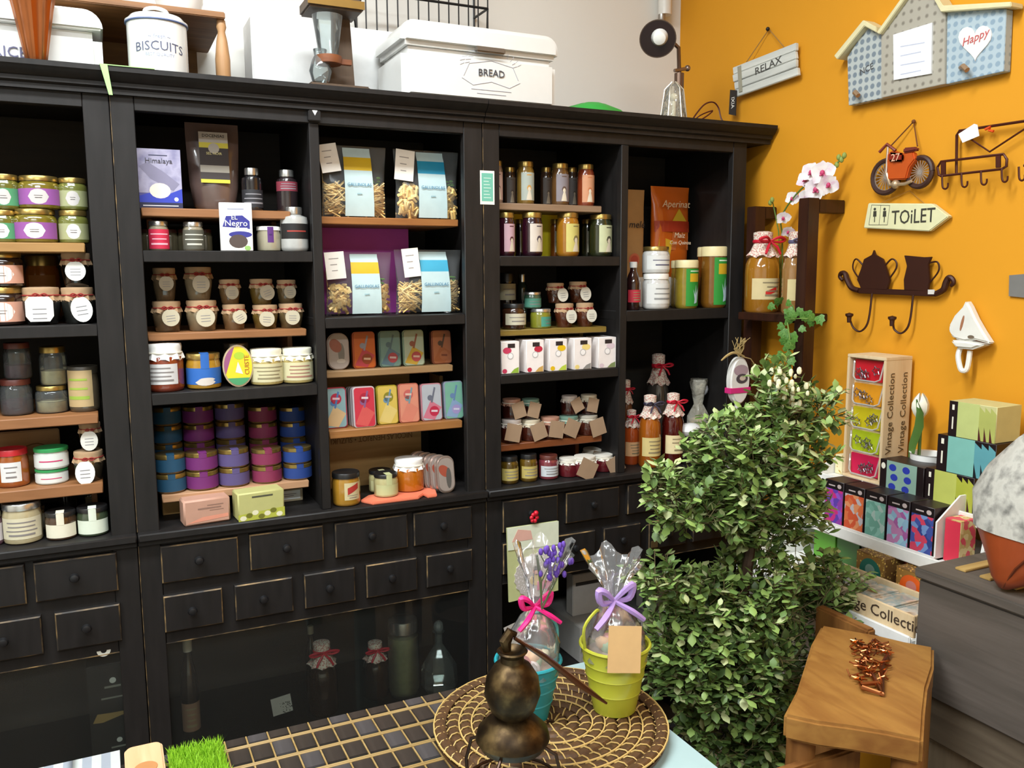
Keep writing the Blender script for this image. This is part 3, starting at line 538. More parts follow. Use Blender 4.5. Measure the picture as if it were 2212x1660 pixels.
# ---- middle cabinet, right column
Z6 = 1.632
plank(.474, .822, Z6, .018, .03, .33, 'orange pine plank under the two upper pasta bags', wood('9a6632', '7a4419'))
Z7 = 1.3955
b = MB(); b.box(.497, .737, .17, .178, Z7, Z6-.0185); tag(b.build('purple_panel', M('a23c98', .7), None, .001), 'plain purple panel at the back between the pasta bags', 'panel')
def pasta_bag(x0, x1, yt, yc, zb, Y, label, band, stick, bent, note, lx):
    X, R, H = fit(x0, x1, yt, zb, Y)
    T = thing('pasta_bag', label, 'bag', (X, Y, zb), 0, 'bags of straw-coloured pasta')
    # film
    n = 16; rows = [(0, .98, .03), (.05, .96, .18), (.25, .95, .30), (.5, .93, .26), (.75, .96, .12), (.92, .99, .02), (1, 1, .015)]
    b = MB(); vs = []; fs = []
    for t, sw, sd in rows:
        for i in range(n):
            a = 2*PI*i/n; wob = 1+.04*math.sin(5*a+t*9)
            vs.append((R*sw*math.copysign(abs(math.sin(a))**.7, math.sin(a)), -R*sd*math.cos(a)*wob, H*t))
    for j in range(len(rows)-1):
        for i in range(n): fs.append((j*n+i, j*n+(i+1) % n, (j+1)*n+(i+1) % n, (j+1)*n+i))
    fs += [tuple(reversed(range(n)))]
    b.add(vs, fs); b.build('clear_film', clear('fafcfc', .05, .1, 0, 1.2), T)
    # pasta
    cols = ['ecc880', 'dcb468', 'f0d494']; b = MB(); rnd = random.Random(int(x0))
    for i in range(240 if stick else 150):
        s_ = rnd.choice((-1, 1)); x = s_*R*rnd.uniform(.34, .84); z = H*rnd.uniform(.06, .46); y = R*rnd.uniform(-.8, .5)*.24*math.sqrt(max(0, 1-(x/R)**2))
        a = rnd.uniform(-.9, .9) if stick else rnd.uniform(0, 3); L = R*(.2 if stick else .13); dx = math.cos(a)*L; dz = math.sin(a)*L
        if not bent and not stick: dz *= .6
        b.mi = i % 3; zc = max(z, abs(dz)+.004); xa = max(-R*.9, min(R*.9, x-dx)); xb = max(-R*.9, min(R*.9, x+dx))
        b.tube([(xa, y, zc-dz), ((xa+xb)/2, y-(.006 if bent else 0), zc+(.006 if not stick else 0)), (xb, y, zc+dz)], R*(.022 if stick else .05), 5)
    o = b.build('pasta', [M(c, .6) for c in cols], T); o['kind'] = 'stuff'
    b = MB()
    for i in range(8): b.ball((R*rnd.uniform(.5, .8), R*rnd.uniform(-.1, .1), H*rnd.uniform(.5, .58)), R*.05, 1.4, .8, .6, 6, 4)
    b.build('herb_garnish', M('4a7a22', .7), T)
    # folded paper label
    lw = R*.44; b = MB(); prof = [(.03, -.30), (.2, -.335), (.45, -.315), (.66, -.225), (.84, -.14), (.92, -.05), (.97, -.035)]
    vs = [(s_*lw*(1-.08*t)+lx*R, y*R, H*t) for t, y in prof for s_ in (-1, 1)]; b.mi = 0
    b.add(vs, [(2*i, 2*i+1, 2*i+3, 2*i+2) for i in range(len(prof)-1)]); b.I[-3] = 1
    lo = b.build('folded_label', [M('b4c8c8', .5), M(band, .5), M('9ab4b8', .5)], T)
    text('GALLINOLAS', lw*.28, M('4a86a8', .6), lo, (lx*R, -R*.352, H*.46), (PI/2+.12, 0, 0)); text('pasta', lw*.16, M('8ab0b8', .6), lo, (lx*R, -R*.352, H*.34), (PI/2, 0, 0))
    # hand-written note
    nx0, nx1, ny0, ny1, an = note; w_, h_ = R*(nx1-nx0)/2, H*(ny1-ny0)
    b = MB(); b.box(-w_, w_, 0, .0008, 0, h_); b.mi = 1
    for i in range(3): b.box(-w_*(.6-.1*i), w_*(.4-.2*i+.2*(i == 2)), -.0004, 0, h_*(.74-.22*i), h_*(.77-.22*i))
    b.build('note_card', [M('ece6dc', .7), M('9a9490', .7)], T, loc=(R*(nx0+nx1)/2, -R*.27, H*ny0), rot=(-.05, an, 0), smooth=False)
    return T
pasta_bag(692, 838, 316, 0, Z6, .10, 'upper left pasta bag with straight straws, yellow band and tilted note card', 'c9a512', True, False, (-.98, -.42, .62, 1.0, -.18), .08)
pasta_bag(848, 996, 326, 0, Z6, .10, 'upper right pasta bag with curled pieces, blue band and note card', '1c86a8', False, True, (-1.06, -.5, .55, .98, .1), .08)
pasta_bag(702, 850, 545, 0, Z7, .09, 'lower left pasta bag with flat ribbons, yellow band and white note card', 'c9a512', False, False, (-.98, -.42, .58, 1.0, -.08), .15)
pasta_bag(850, 1002, 540, 0, Z7, .09, 'lower right pasta bag with short straws, blue band and white note card', '3a9ab8', True, False, (-.78, -.3, .58, 1.02, -.1), .12)
Z8, Z9 = 1.264, 1.121
plank(.474, .806, Z8, .017, .04, .32, 'pale pine plank under the row of five printed tins', wood('987852', '7c5c38'))
T = plank(.476, .822, Z9, .020, .02, .32, 'knotty pine plank under the row of six printed tins', wood('9c6c38', '7c481e'))
b = MB(); b.box(-.166, .118, .165, .18, -.1658, -.002); b.build('rear_panel', wood('a88450', '8c6a38'), T, .002)
text('NICOLAS HENRIOT • SUZUKI', .021, M('6a4218', .8), T, (-.02, .1642, -.038), (PI/2, PI, 0), sx=.82)
b = MB(); b.box(-.16, .10, .2, .215, .021, .125); b.build('upper_rear_panel', wood('a88450', '8c6a38'), T, .002)
for s_ in (-1, 1):
    b = MB(); b.box(s_*.162-.005, s_*.162+.005, .12, .2, .0205, .123); b.build('leg_panel', PINE, T, .001)
def tin(x0, x1, yt, zb, Y, label, cols, deep=1, oval=False, rz=0, emb=None):
    X, R, H = fit(x0, x1, yt, zb, Y); r_ = R*(.85 if oval else .3)
    T = thing('fish_tin', label, 'tin', (X, Y, zb), rz, 'sardine tins', rx=-.1)
    for k in range(deep):
        b = MB(); b.prism(rrect(-R, R, .0005, H, r_, 6), .0+.021*k, .0195+.021*k); b.build('tin_body', M(dim(cols[0], .9) if not k else 'c0b8b8', .35, .35), T, .0025)
    i_ = R*.1; b = MB(); PG(b, 0, rrect(-R+i_, R-i_, i_, H-i_, r_*.85, 6))
    if not oval:
        PG(b, 1, [(-R+i_, H*.1), (R*.2, i_), (R-i_, H*.35), (-R*.1, H*.55)] if cols[1] != cols[2] else ell(0, H*.3, R*.6, R*.6), -.0002)
        ex, ez = emb or (.2, .26)
        PG(b, 2, ell(R*ex, H*ez, R*.46, R*.46), -.0004); PG(b, 3, [(R*ex-R*.3, H*ez-R*.05), (R*ex+R*.3, H*ez-R*.1), (R*ex+R*.32, H*ez+R*.08), (R*ex-R*.28, H*ez+R*.12)], -.0006)
        PG(b, 4, [(-R*.1, H*.5), (R*.05, H*.48), (R*.4, H*.88), (R*.25, H*.9)], -.0005); PG(b, 4, ell(-R*.15, H*.62, R*.25, R*.25), -.0004)
    else:
        PG(b, 1, ell(R*.25, H*.45, R*.3, H*.28), -.0002); PG(b, 2, ell(-R*.25, H*.66, R*.5, H*.2, 16, .6), -.0003); PG(b, 3, ell(R*.2, H*.24, R*.4, R*.2), -.0004)
    b.build('lid_print', [M(dim(c, .88), .35, .1) for c in cols[1:]], T, smooth=False, loc=(0, -.0006, 0))
    return T
tin(708, 756, 720, Z8, .06, 'oval silver tin at the left end of the upper tin row', ['a09088', 'b0a49c', '7c7870', '9a5a48', 'c8c0b4'], oval=True)
tin(763, 813, 717, Z8, .06, 'orange tin with red corner, second in the upper tin row', ['b85a34', 'c05c20', 'b03a44', '8a3a1c', 'd8b090', '8a8890'])
tin(820, 868, 715, Z8, .06, 'grey green tin, third in the upper tin row', ['6a8478', '6a8a80', '54707c', 'a04048', 'c8b0ac', '4a6468'])
tin(871, 919, 713, Z8, .06, 'sage tin with red and yellow drawing, fourth in the upper tin row', ['8ca48c', 'a8b49c', 'c09c3c', 'b0484c', 'd8b8a4', '8a5040'])
tin(933, 978, 714, Z8, .07, 'copper brown tin with a slim fish, last in the upper tin row', ['9a5a44', 'b06a48', 'a8603c', 'b06a48', '7a4030', '4a3a34'])
tin(699, 751, 838, Z9, .05, 'pink and pale blue tin at the left end of the lower tin row', ['c04058', '8cb0b4', 'd8b888', 'b82848', 'e8c0c8', '4a78b0'], emb=(.1, .72))
tin(764, 813, 836, Z9, .03, 'pink tin at the front of a thick stack in the lower tin row', ['d8ccd0', 'cc3448', 'd85a58', 'b0203c', 'e8d0d4', '8a5a88'], deep=4, emb=(.05, .72))
tin(815, 862, 833, Z9, .045, 'mustard yellow tin, third in the lower tin row', ['b0a430', 'd8bc58', 'e0c878', '8a842c', 'c4b8a8', '6a90a8'], emb=(.1, .7))
tin(862, 908, 829, Z9, .045, 'salmon pink tin, fourth in the lower tin row', ['cc7868', 'dc9078', 'd88470', 'c86460', 'e0c0b0', '7a98a0'], emb=(-.05, .72))
tin(910, 958, 829, Z9, .045, 'pale grey and pink tin with round red badge, fifth in the lower tin row', ['c88c98', 'b8bcc4', 'd0788c', 'c02c4c', 'e0ccd4', '6a7080'])
tin(960, 1004, 824, Z9, .045, 'mint and lilac tin at the right end of the lower tin row', ['9aa4b8', '7cb49c', '8ca8c8', 'a898c8', 'd8d4e4', '6a88b0'])
def f2(*a, **k): return jar(*a, **k)
jar(718, 778, 1018, ZL, .03, 'mustard jar with black and cream lid and red-stamped label', 'b8862c', 'black', dict(c='d8c89a', a=.62, z=(.2, .72), shape='red', c2='b8342c', rz=.25), 'mustard_jar', neck=.93)
X0 = .565
T = thing('serving_tray', 'flat coral orange fish-shaped tray on the middle cabinet ledge', 'tray', (.5, 0, ZL))
pt = [atZ(x, y, ZL+.008) for x, y in ((779, 1080), (795, 1070), (840, 1062), (905, 1052), (940, 1055), (947, 1070), (930, 1075), (915, 1066), (905, 1073), (905, 1080), (860, 1088), (810, 1089))]
pt = [(p.x-.5, max(p.y, -.015)) for p in pt]; pt.reverse()
def ccw(P): return P if sum(P[i][0]*P[(i+1) % len(P)][1]-P[(i+1) % len(P)][0]*P[i][1] for i in range(len(P))) > 0 else P[::-1]
b = MB(); b.prismz(ccw(pt), .0, .008); b.build('tray_plate', M('e07a5c', .45), T, .002)
ZT = ZL+.0083
jar(797, 846, 1014, ZT, .085, 'small black and white lidded pate jar at the back of the coral tray', 'c8c088', 'black', dict(c='d8d8a0', a=1.2, z=(.1, .55), shape='strip', ink='8a8860'), 'pate_jar', neck=.93)
jar(808, 860, 1021, ZT, .035, 'small black and white lidded pate jar at the front of the coral tray', 'c8c088', 'black', dict(c='c8cc94', a=1.2, z=(.1, .55), shape='strip', ink='8a8860'), 'pate_jar', neck=.93)
jar(851, 916, 989, ZT, .065, 'jar of yellow and orange pickles with white cloth cap on the coral tray', 'c87018', 'white', None, 'pickle_jar', style='cloth')
for i in range(5):
    X, R, H = fit(953, 996, 988, ZL, .0); p = atZ(957, 1072, ZL)
    T = thing('fish_tin', ['front', 'second', 'third', 'fourth', 'rearmost'][i]+' of five oval silver tins leaning in a row on the ledge', 'tin', (.775-.010*i, .012+.021*i, ZL), .12, 'oval tins leaning on the ledge', rx=-.12)
    b = MB(); b.prism(rrect(-R, R, .0005, H, R*.86, 7), 0, .018); b.build('tin_body', M('b8a8a0', .25, .7), T, .003)
    b = MB(); PG(b, 0, rrect(-R*.86, R*.86, H*.06, H*.94, R*.74, 7)); PG(b, 1, ell(-R*.2, H*.6, R*.5, H*.2, 16, .8), -.0002); PG(b, 2, ell(R*.25, H*.4, R*.3, H*.28, 16), -.0003)
    b.build('lid_print', [M('a89c94', .3, .3), M('9a4a38', .4), M('6a6864', .35, .4)], T, smooth=False, loc=(0, -.0006, 0))

# ---- cabinet by the orange wall, left column
ZE = 1.677
plank(.93, 1.243, ZE, .018, .03, .33, 'pale grey pine plank under four tall portrait-labelled jars', wood('947a62', '785e46'))
ZF = 1.5415
b = MB(); b.box(.935, 1.185, .152, .16, ZF, ZE-.0185); tag(b.build('yellow_panel', M('ead81e', .6), None, .001), 'bright yellow panel behind the dark jam and honey jars', 'panel')
fc = lambda c, i, s_='ece0c8': dict(c=c, a=.95, z=(.1, .74), shape='face', ink=i, c2=s_)
TJ = [(1058, 1086, 348, .09, 'a0887c', 'd0b0a8', '6a5048', 'pink-labelled tall jar half hidden by the cabinet stile'), (1116, 1154, 350, .08, '8a6a2c', 'b8c0b4', 'c09048', 'tall jar with pale blue portrait label, on the grey plank'),
      (1191, 1229, 354, .08, '6a4a28', '8c8488', '5a4438', 'tall jar with grey lilac portrait label, on the grey plank'), (1247, 1284, 356, .08, '8a3a1c', 'd89a72', 'b87048', 'tall reddish jar with apricot portrait label, on the grey plank')]
for x0, x1, yt, Y, bc, c, i, l in TJ: jar(x0, x1, yt, ZE, Y, l, bc, 'gold', fc(c, i), 'tall_jar', style='tall', neck=.84)
for x0, x1, w2 in ((1088, 1114, 'beside the first'), (1166, 1192, 'left of the grey lilac'), (1222, 1248, 'right of the grey lilac')): jar(x0, x1, 362, ZE, .16, f'tall back-row jar on the grey plank, {w2} portrait jar', '5a4030', 'gold', fc('8a8480', '6a6058'), 'tall_jar', style='tall', neck=.84)
TJ = [(1074, 1112, 460, .05, '38101c', 'd8b0bc', '5a2a30', 'dark plum jar with pink girl-portrait label'), (1126, 1172, 460, .05, '2a0a18', 'e0d2c4', '4a4048', 'wide dark plum jar with cream fringe-portrait label'),
      (1202, 1251, 460, .06, 'b0741c', 'd8cc74', '7a7048', 'golden honey jar with yellow portrait label'), (1272, 1322, 464, .06, '2c3018', 'd0d4a8', '4a4838', 'dark green jar with pale moustache-portrait label and heart tag')]
for x0, x1, yt, Y, bc, c, i, l in TJ: jar(x0, x1, yt, ZF, Y, l, bc, 'gold', dict(fc(c, i), rz=.3), 'portrait_jar', style='tall', neck=.88)
for x0, x1, bc, l in ((1112, 1136, '200a14', 'very dark jar between the two plum portrait jars'), (1188, 1210, '8a4a14', 'amber jar just behind the golden honey jar'), (1255, 1282, '2a2c1a', 'dark green jar behind the moustache-portrait jar')): jar(x0, x1, 474, ZF, .12, l, bc, 'gold', dict(c='c8c4a8', a=.5, z=(.12, .68), n=1), 'portrait_jar', style='tall', neck=.88)
ZG = 1.349
plank(.93, 1.262, ZG, .016, .03, .33, 'mustard yellow plank under mixed small jars, by the wall', wood('86702e', '6c541c'), legs=1.234)
T, X, R, H = jar(1084, 1136, 656, ZG, .06, 'squat dark jar with cream label, front left of the mustard plank', '3c2214', 'black', dict(c='d8d0b4', a=1.2, z=(.18, .62), n=2), 'syrup_jar')
jar(1074, 1114, 590, ZG+.0, .17, 'taller dark jar with cream label at the back left of the mustard plank', '241812', 'black', dict(c='c0b898', a=1.2, z=(.5, .8), n=2), 'syrup_jar')
jar(1116, 1139, 592, ZG, .26, 'thin bottle with silver cap behind the jars of the mustard plank', '3a4a40', 'silver', None, 'small_bottle', 'bottle', neck=.7)
T, X, R, H = jar(1145, 1190, 667, ZG, .06, 'small jar with yellow and green band and silver lid, lower of two', '8a8c2c', 'silver', dict(c='4a9a84', a=.9, z=(.1, .6), rz=.5, n=2), 'spread_jar', neck=.92)
jar(1130, 1169, 631, ZG+H+.0003, .075, 'small jar with green band and silver lid stacked on another', '3a5a48', 'silver', dict(c='4a8a74', a=1.4, z=(.1, .62), n=2), 'spread_jar', neck=.92)
for lo, up, w2 in (((1198, 1240, 655), (1180, 1219, 611), 'left'), ((1243, 1283, 654), (1228, 1268, 608), 'right')):
    T, X, R, H = jar(*lo, ZG, .06, f'reddish cloth-capped jar with round white tag, lower {w2} of four by the wall', '5a2a18', 'kraft', None, 'preserve_jar', style='kraft', tagc=dict(w=.62, h=.7, c='e0dccc', dx=.2))
    jar(*up, ZG+H+.0003, .08, f'reddish cloth-capped jar with round white tag, upper {w2} of four by the wall', '4a2414', 'kraft', None, 'preserve_jar', style='kraft', tagc=dict(w=.66, h=.76, c='d8d4c4', dx=.25, a=-.1))
ZH = 1.2345
FR = [(1083, 1122, 738, 'c43a5c', 'raspberry', '8cae3c'), (1137, 1175, 735, 'b82840', 'cherry', 'c8a058'), (1187, 1225, 733, 'e0b818', 'lemon', 'b8cc48'), (1240, 1278, 731, 'e8d080', 'pale yellow', '8a8884'), (1293, 1331, 729, 'd8c4cc', 'faint grey', '7a8a58')]
for x0, x1, yt, c, nm, c3 in FR:
    def ff(b, w, h):
        PG(b, 1, ell(-w*.18 if nm == 'raspberry' else w*.18, h*.72, w*.24, h*.1)); Q(b, 2, -w*.15, w*.25, h*.80, h*.93, -.0002); PG(b, 4, ell(0, h*.55, w*.17, w*.17), -.0001); PG(b, 5, ell(0, h*.55, w*.13, w*.13), -.0002)
        PG(b, 3, [(w*.0, h*.02), (w*.45, h*.02), (w*.45, h*.2), (w*.2, h*.14)], -.0001); PG(b, 1, ell(-w*.32, h*.09, w*.13, h*.07), -.0001)
    box(x0, x1, yt, ZH, .015, .07, f'white fruit-tea carton with {nm} print, on the shelf by the orange wall', 'tea_box', 'box', [M('ece4e0', .5), WHITE, M(c, .5), M('2a2224', .5), M(c3, .5), M('b8b4b4', .5), M('f0ecea', .5)], .0, ff)
for x0, x1, w2 in ((1121, 1140, 'first and second'), (1173, 1192, 'second and third'), (1224, 1244, 'third and fourth'), (1278, 1296, 'fourth and fifth')): jar(x0-6, x1+6, 742, ZH, .11, f'dark jar showing between the {w2} fruit-tea cartons', '2a1a18', 'black', dict(c='b8b0ac', a=.7, z=(.3, .55), n=1), 'jam_jar')
ZI = 1.043
plank(.93, 1.25, ZI, .019, .03, .33, 'rust brown plank under jars with square kraft tags', wood('7e441c', '602e12'), legs=.9355)
SQ = lambda a, dx=0, w=.78: dict(shape='sq', w=w, h=.95, c='a98d70', a=a, dx=dx, ink=0, d=.7)
caps = ['b8aca4', 'c4b8a0', 'a87c68', '6a8878', 'a8a294']
for i, (x0, x1, yt, a, dx) in enumerate(((1082, 1128, 905, .25, -.15), (1124, 1168, 905, -.3, .1), (1166, 1210, 900, .2, .3), (1206, 1250, 898, .45, .1), (1247, 1292, 896, -.25, .25))):
    T, X, R, H = jar(x0, x1, yt, ZI, .06, ('first', 'second', 'third', 'fourth', 'fifth')[i]+' kraft-tagged jar from the left on the rust brown plank', '4a1c12', caps[i], None, 'gift_jar', style='cloth', group='kraft-tagged jars', tagc=SQ(a, dx))
    if i != 2: jar(x0+(2 if i < 2 else 6), x1-2, yt-44, ZI+H+.0003, .07, 'dim kraft-tagged jar stacked on the '+('first', 'second', '', 'fourth', 'fifth')[i]+' one, rust brown plank', '3a1610', caps[(i+2) % 5], None, 'gift_jar', style='cloth', group='kraft-tagged jars', tagc=SQ(-a, .1, .7))
for x0, x1, yt, l, bc, lid, lc in ((1080, 1120, 985, 'brown glass jar with yellow label at the left end of the ledge', '5a4412', 'black', 'c8b464'), (1122, 1161, 980, 'brown glass jar with yellow label, second on the ledge', '6a5014', 'black', 'c8b464'), (1163, 1206, 982, 'pink jar with white band and wine red lid on the ledge', '8a3a44', 'brown', 'd8dce0')):
    jar(x0, x1, yt, ZL, .04, l, bc, lid, dict(c=lc, a=1.3, z=(.14, .58), n=3), 'balm_jar', neck=.86)
for i, (x0, x1, yt, Y, a) in enumerate(((1206, 1250, 988, .04, 0), (1238, 1288, 984, .02, .5), (1280, 1325, 980, .05, -.45), (1258, 1302, 968, .12, .3))):
    jar(x0, x1, yt, ZL, Y, ('first', 'second', 'third', 'rearmost')[i]+' jam jar with puffy white cloth cap on the ledge by the red bottles', '6a1a22', 'ddd8cc', None, 'gift_jar', style='cloth', tagc=None if i == 0 else SQ(a, (.0, 0, .35, .3)[i], .85))
# small teal card on the stile
T = thing('price_card', 'small teal card with white border stuck on the black stile', 'card', tuple(atY(1053, 442, -.0012)))
b = MB(); b.box(-.0195, .0195, 0, .0008, -.0, .083); b.m(1).box(-.0155, .0155, -.0003, 0, .008, .077); b.m(2)
for i in range(7): b.box(-.010, .010-.003*(i % 3), -.0005, -.0003, .016+.008*i, .0175+.008*i)
b.build('card', [M('e6e4d8', .6), M('6ab09c', .6), M('d0e0d4', .6)], T, smooth=False)

# ---- cabinet by the orange wall, right column
ZJ = 1.3925
T = thing('riser', 'pale riser block behind the white tubs in the right-hand column', 'stand', (1.47, .16, ZJ))
b = MB(); b.box(-.15, .14, 0, .2, 0, .09); b.build('block', M('d8d2c8', .7), T, .002)
ZR = ZJ+.0903
def foil_bag(x0, x1, yt, zb, Y, label, mats, prt, txt, rz=0, name='crisp_bag', fl=.22):
    X, R, H = fit(x0, x1, yt, zb, Y); T = thing(name, label, 'bag', (X, Y, zb), rz)
    n = 20; b = MB(); vs = []; fs = []; rows = [(0, .95, .05), (.04, .93, .3), (.2, .93, .8), (.5, .94, 1), (.8, .95, .6), (.93, .98, .08), (1, 1, .04)]
    for t, sw, sd in rows:
        for i in range(n): a = 2*PI*i/n; vs.append((R*sw*math.copysign(abs(math.sin(a))**.6, math.sin(a)), -R*fl*1.5*sd*math.cos(a)*(1+.08*math.sin(3*a+t*8)), H*t))
    for j in range(len(rows)-1):
        for i in range(n): fs.append((j*n+i, j*n+(i+1) % n, (j+1)*n+(i+1) % n, (j+1)*n+i))
    b.add(vs, fs+[tuple(reversed(range(n)))]); b.build('foil', mats[0], T)
    b = MB(); prt(b, R, H); o = b.build('front_print', mats[1:], T, smooth=False)
    for v in o.data.vertices:
        t = max(0, min(1, v.co.z/H)); pr = [(0, .05), (.04, .3), (.2, .8), (.5, 1), (.8, .6), (.93, .08), (1, .04)]
        for (a0, s0), (a1, s1) in zip(pr, pr[1:]):
            if a0 <= t <= a1: sd = s0+(s1-s0)*(t-a0)/(a1-a0); break
        v.co.y += -R*fl*1.62*sd*max(.3, math.sqrt(max(0, 1-(min(1, abs(v.co.x)/R))**2)))-.001
    for s_, sz, z, c, dx in txt: text(s_, R*sz, c, T, (R*dx, -R*fl*1.75-.002, H*z), shear=.2)
    return T
def p_chips(b, R, H):
    for i in range(-4, 5):
        Q(b, 1, R*(.2*i-.1), R*(.2*i+.1), H*.5, H*.62, -.0002)
    PG(b, 2, [(-.1*R, H*.62), (R*.7, H*.62), (R*.3, H*.76)], -.0004); PG(b, 0, [(-R*.8, H*.2), (-R*.2, H*.2), (-R*.1, H*.4), (-R*.7, H*.45)], -.0004)
    PG(b, 3, [(-R*.15, H*.3), (R*.85, H*.3), (R*.8, H*.54), (-R*.1, H*.52)], -.0006)
foil_bag(1394, 1498, 404, ZR, .22, 'shiny orange crisp bag standing behind the white tubs', [M('d2641c', .22, 0, .5, .2, 9), M('d8a828', .4), M('b0381c', .4), M('d8b030', .4), M('d8763c', .4)], p_chips, [('Aperinat', .40, .8, M('e8c8a0', .5), .0), ('Maiz', .3, .46, M('f0d8b8', .5), .2), ('Con Quinoa', .22, .38, M('f0d8b8', .5), .25)], .05)
def p_kraft(b, R, H): PG(b, 0, ell(0, H*.2, R*.5, R*.5), -.0004); PG(b, 1, ell(0, H*.2, R*.34, R*.34), -.0006)
foil_bag(1340, 1396, 410, ZR, .21, 'brown kraft bag with black script beside the crisp bag', [M('b08450', .8), M('c86a48', .7), M('b84a34', .7)], p_kraft, [('melé', .75, .6, INK, .1)], 0, 'kraft_bag', .18)
T, X, R, H = jar(1387, 1446, 591, ZJ, .045, 'white ceramic tub with grey label, lower of two by the wall', 'e4e2dc', 'ece8e0', dict(c='ecece8', a=1.3, z=(.16, .72), ink='8a8a88', n=3), 'white_tub', neck=.88)
jar(1387, 1446, 533, ZJ+H+.0003, .045, 'white ceramic tub with gold lid stacked on a taller one', 'e4e2dc', 'gold', dict(c='ecece8', a=1.3, z=(.14, .66), ink='5a5a70', n=2), 'white_tub', neck=.88)
for x0, x1, yt, nm in ((1457, 1508, 562, 'short'), (1514, 1571, 533, 'tall')):
    T, X, R, H = jar(x0, x1, yt, ZJ, .05, f'{nm} honey jar with leaf green label and cream lid', 'a08a2c' if nm == 'short' else '8a5a1c', 'e0d2a0', dict(c='2c9a34', a=.95, z=(.05, .82), ink='c8d040', n=0, rz=.3), 'honey_jar', neck=.95)
    b = MB(); rr = R*1.012
    b.m(0).patch(rr, H*.55, H*.72, -.62+.3, .35+.3, 6); b.m(1).patch(rr, H*.76, H*.78, -.6+.3, .6+.3, 6); b.m(2).wrap([(R*.1, H*.1), (R*.45, H*.12), (R*.75, H*.46), (R*.3, H*.3)], rr); b.m(2).wrap([(R*.1, H*.1), (R*.4, H*.12), (R*.3, H*.5)], rr*1.002); b.m(2).wrap([(R*.0, H*.4), (R*.2, H*.12), (R*.3, H*.2)], rr*1.001)
    b.build('leaf_print', [M('c8a020', .5), M('d8e8d0', .5), M('b8d0dc', .5)], T)
    jar(x0-(8 if nm == 'short' else 8), x1-12, yt+1, ZJ, .115, f'honey jar standing behind the {nm} green-labelled one', 'b09038' if nm == 'short' else '7a4416', 'e0d2a0', None, 'honey_jar', neck=.95)
def bottle(x0, x1, yt, zb, Y, label, liq, cap='fab', rib=None, lb=None, name='syrup_bottle', tagq=False, ribc='c81c34'):
    X, R, H = fit(x0, x1, yt, zb, Y); T = thing(name, label, 'bottle', (X, Y, zb))
    b = MB(); b.lathe([(0, 0), (R*.9, 0), (R, H*.03), (R, H*.52), (R*.96, H*.6), (R*.72, H*.72), (R*.48, H*.8), (R*.42, H*.86), (R*.46, H*.95), (0, H*.95)], 22); b.build('glass', M(liq, .12, 0, 1, .15, 30), T)
    if cap == 'fab':
        fm = spots('c88a80', 'e8dccb', 220, .45)
        def ruf(a, j): return (1+(.14*math.cos(7*a) if j < 1 else .05*math.cos(7*a) if j == 1 else 0), .02*H*math.sin(7*a+.5) if j == 0 else 0)
        q = MB(); q.lathe([(R*.92, H*.69), (R*.72, H*.76), (R*.5, H*.86), (R*.56, H*.92), (R*.56, H*.985), (R*.3, H), (0, H)], 28, ruf=ruf); q.build('fabric_cap', fm, T)
    else:
        q = MB(); q.lathe([(R*.5, H*.88), (R*.52, H*.99), (R*.44, H), (0, H)], 20); q.build('cap', M(cap, .4), T)
    if rib:
        q = MB(); z = H*.875; q.lathe([(R*.55, z-H*.022), (R*.6, z-H*.01), (R*.6, z+H*.01), (R*.55, z+H*.022)], 20)
        for s_ in (-1, 1):
            q.stube([(0, -R*.6, z), (s_*R*.45, -R*.85, z+R*.22), (s_*R*.95, -R*.8, z+R*.1), (s_*R*.6, -R*.75, z-R*.05), (0, -R*.62, z)], [R*.05, R*.09, R*.1, R*.08, R*.05], 6)
            q.tube([(0, -R*.62, z), (s_*R*.35, -R*.85, z-R*.35), (s_*R*.55, -R*.9, z-R*.75)], [R*.05, R*.09, R*.07], 6)
        q.build('ribbon_bow', M(ribc, .45), T)
    if lb:
        b = MB(); rr = R*1.008; b.m(0).patch(rr, H*.16, H*.42, -1.3, 1.3, 14)
        inklines(b, rr*1.004, H*.16, H*.42, .9, 4)
        if tagq: b.m(2).wrap([(-R*.5, H*.2), (R*.25, H*.26), (R*.25, H*.32), (-R*.5, H*.26)], rr*1.008)
        b.build('paper_label', [M(lb, .65), M('8a7c5c', .7), M('c82820', .6)], T)
    return T
bottle(1352, 1384, 566, ZJ, .04, 'small dark sauce bottle with red arched label by the stile', '2a1414', 'd8d8d4', None, 'b8283a')
bottle(1380, 1428, 853, ZL, .04, 'amber syrup bottle with dark bow and floral cloth cap on the ledge', '9a5214', 'fab', True, 'd0bc7c', ribc='3a3648')
bottle(1430, 1478, 849, ZL, .04, 'dark red syrup bottle with red bow and floral cloth cap on the ledge', '4a100c', 'fab', True, 'e0cfa0')
bottle(1397, 1447, 764, ZL, .22, 'tall clear bottle with red bow rising behind the amber syrup', '4a4640', 'fab', True, None)
bottle(1346, 1382, 885, ZL, .09, 'orange syrup bottle with red bow half hidden by the stile', 'a8481c', 'fab', True, 'd8a878')
bottle(1340, 1368, 820, ZL, .2, 'back bottle with red bow half hidden by the stile', '6a3a1c', 'fab', True, 'c8a898')
X, R, H = fit(1486, 1524, 818, ZL, .14)
T = thing('gift_parcel', 'clear-wrapped cream gift parcel beside the dark red syrup bottle', 'parcel', (X, .13, ZL))
b = MB(); b.lathe([(0, 0), (R*1.1, 0), (R*1.3, H*.1), (R*1.2, H*.5), (R*.5, H*.66), (R*.7, H*.8), (R*1.0, H*.95), (R*.9, H)], 20, ruf=lambda a, j: (1+.1*math.cos(5*a+j), 0)); b.build('wrapping', clear('f0ead8', .35, .1, 40), T)
b = MB(); b.lathe([(0, .002), (R*.9, .002), (R*1.0, H*.1), (R*.95, H*.45), (0, H*.5)], 16); b.build('contents', M('d8bc7c', .6), T)
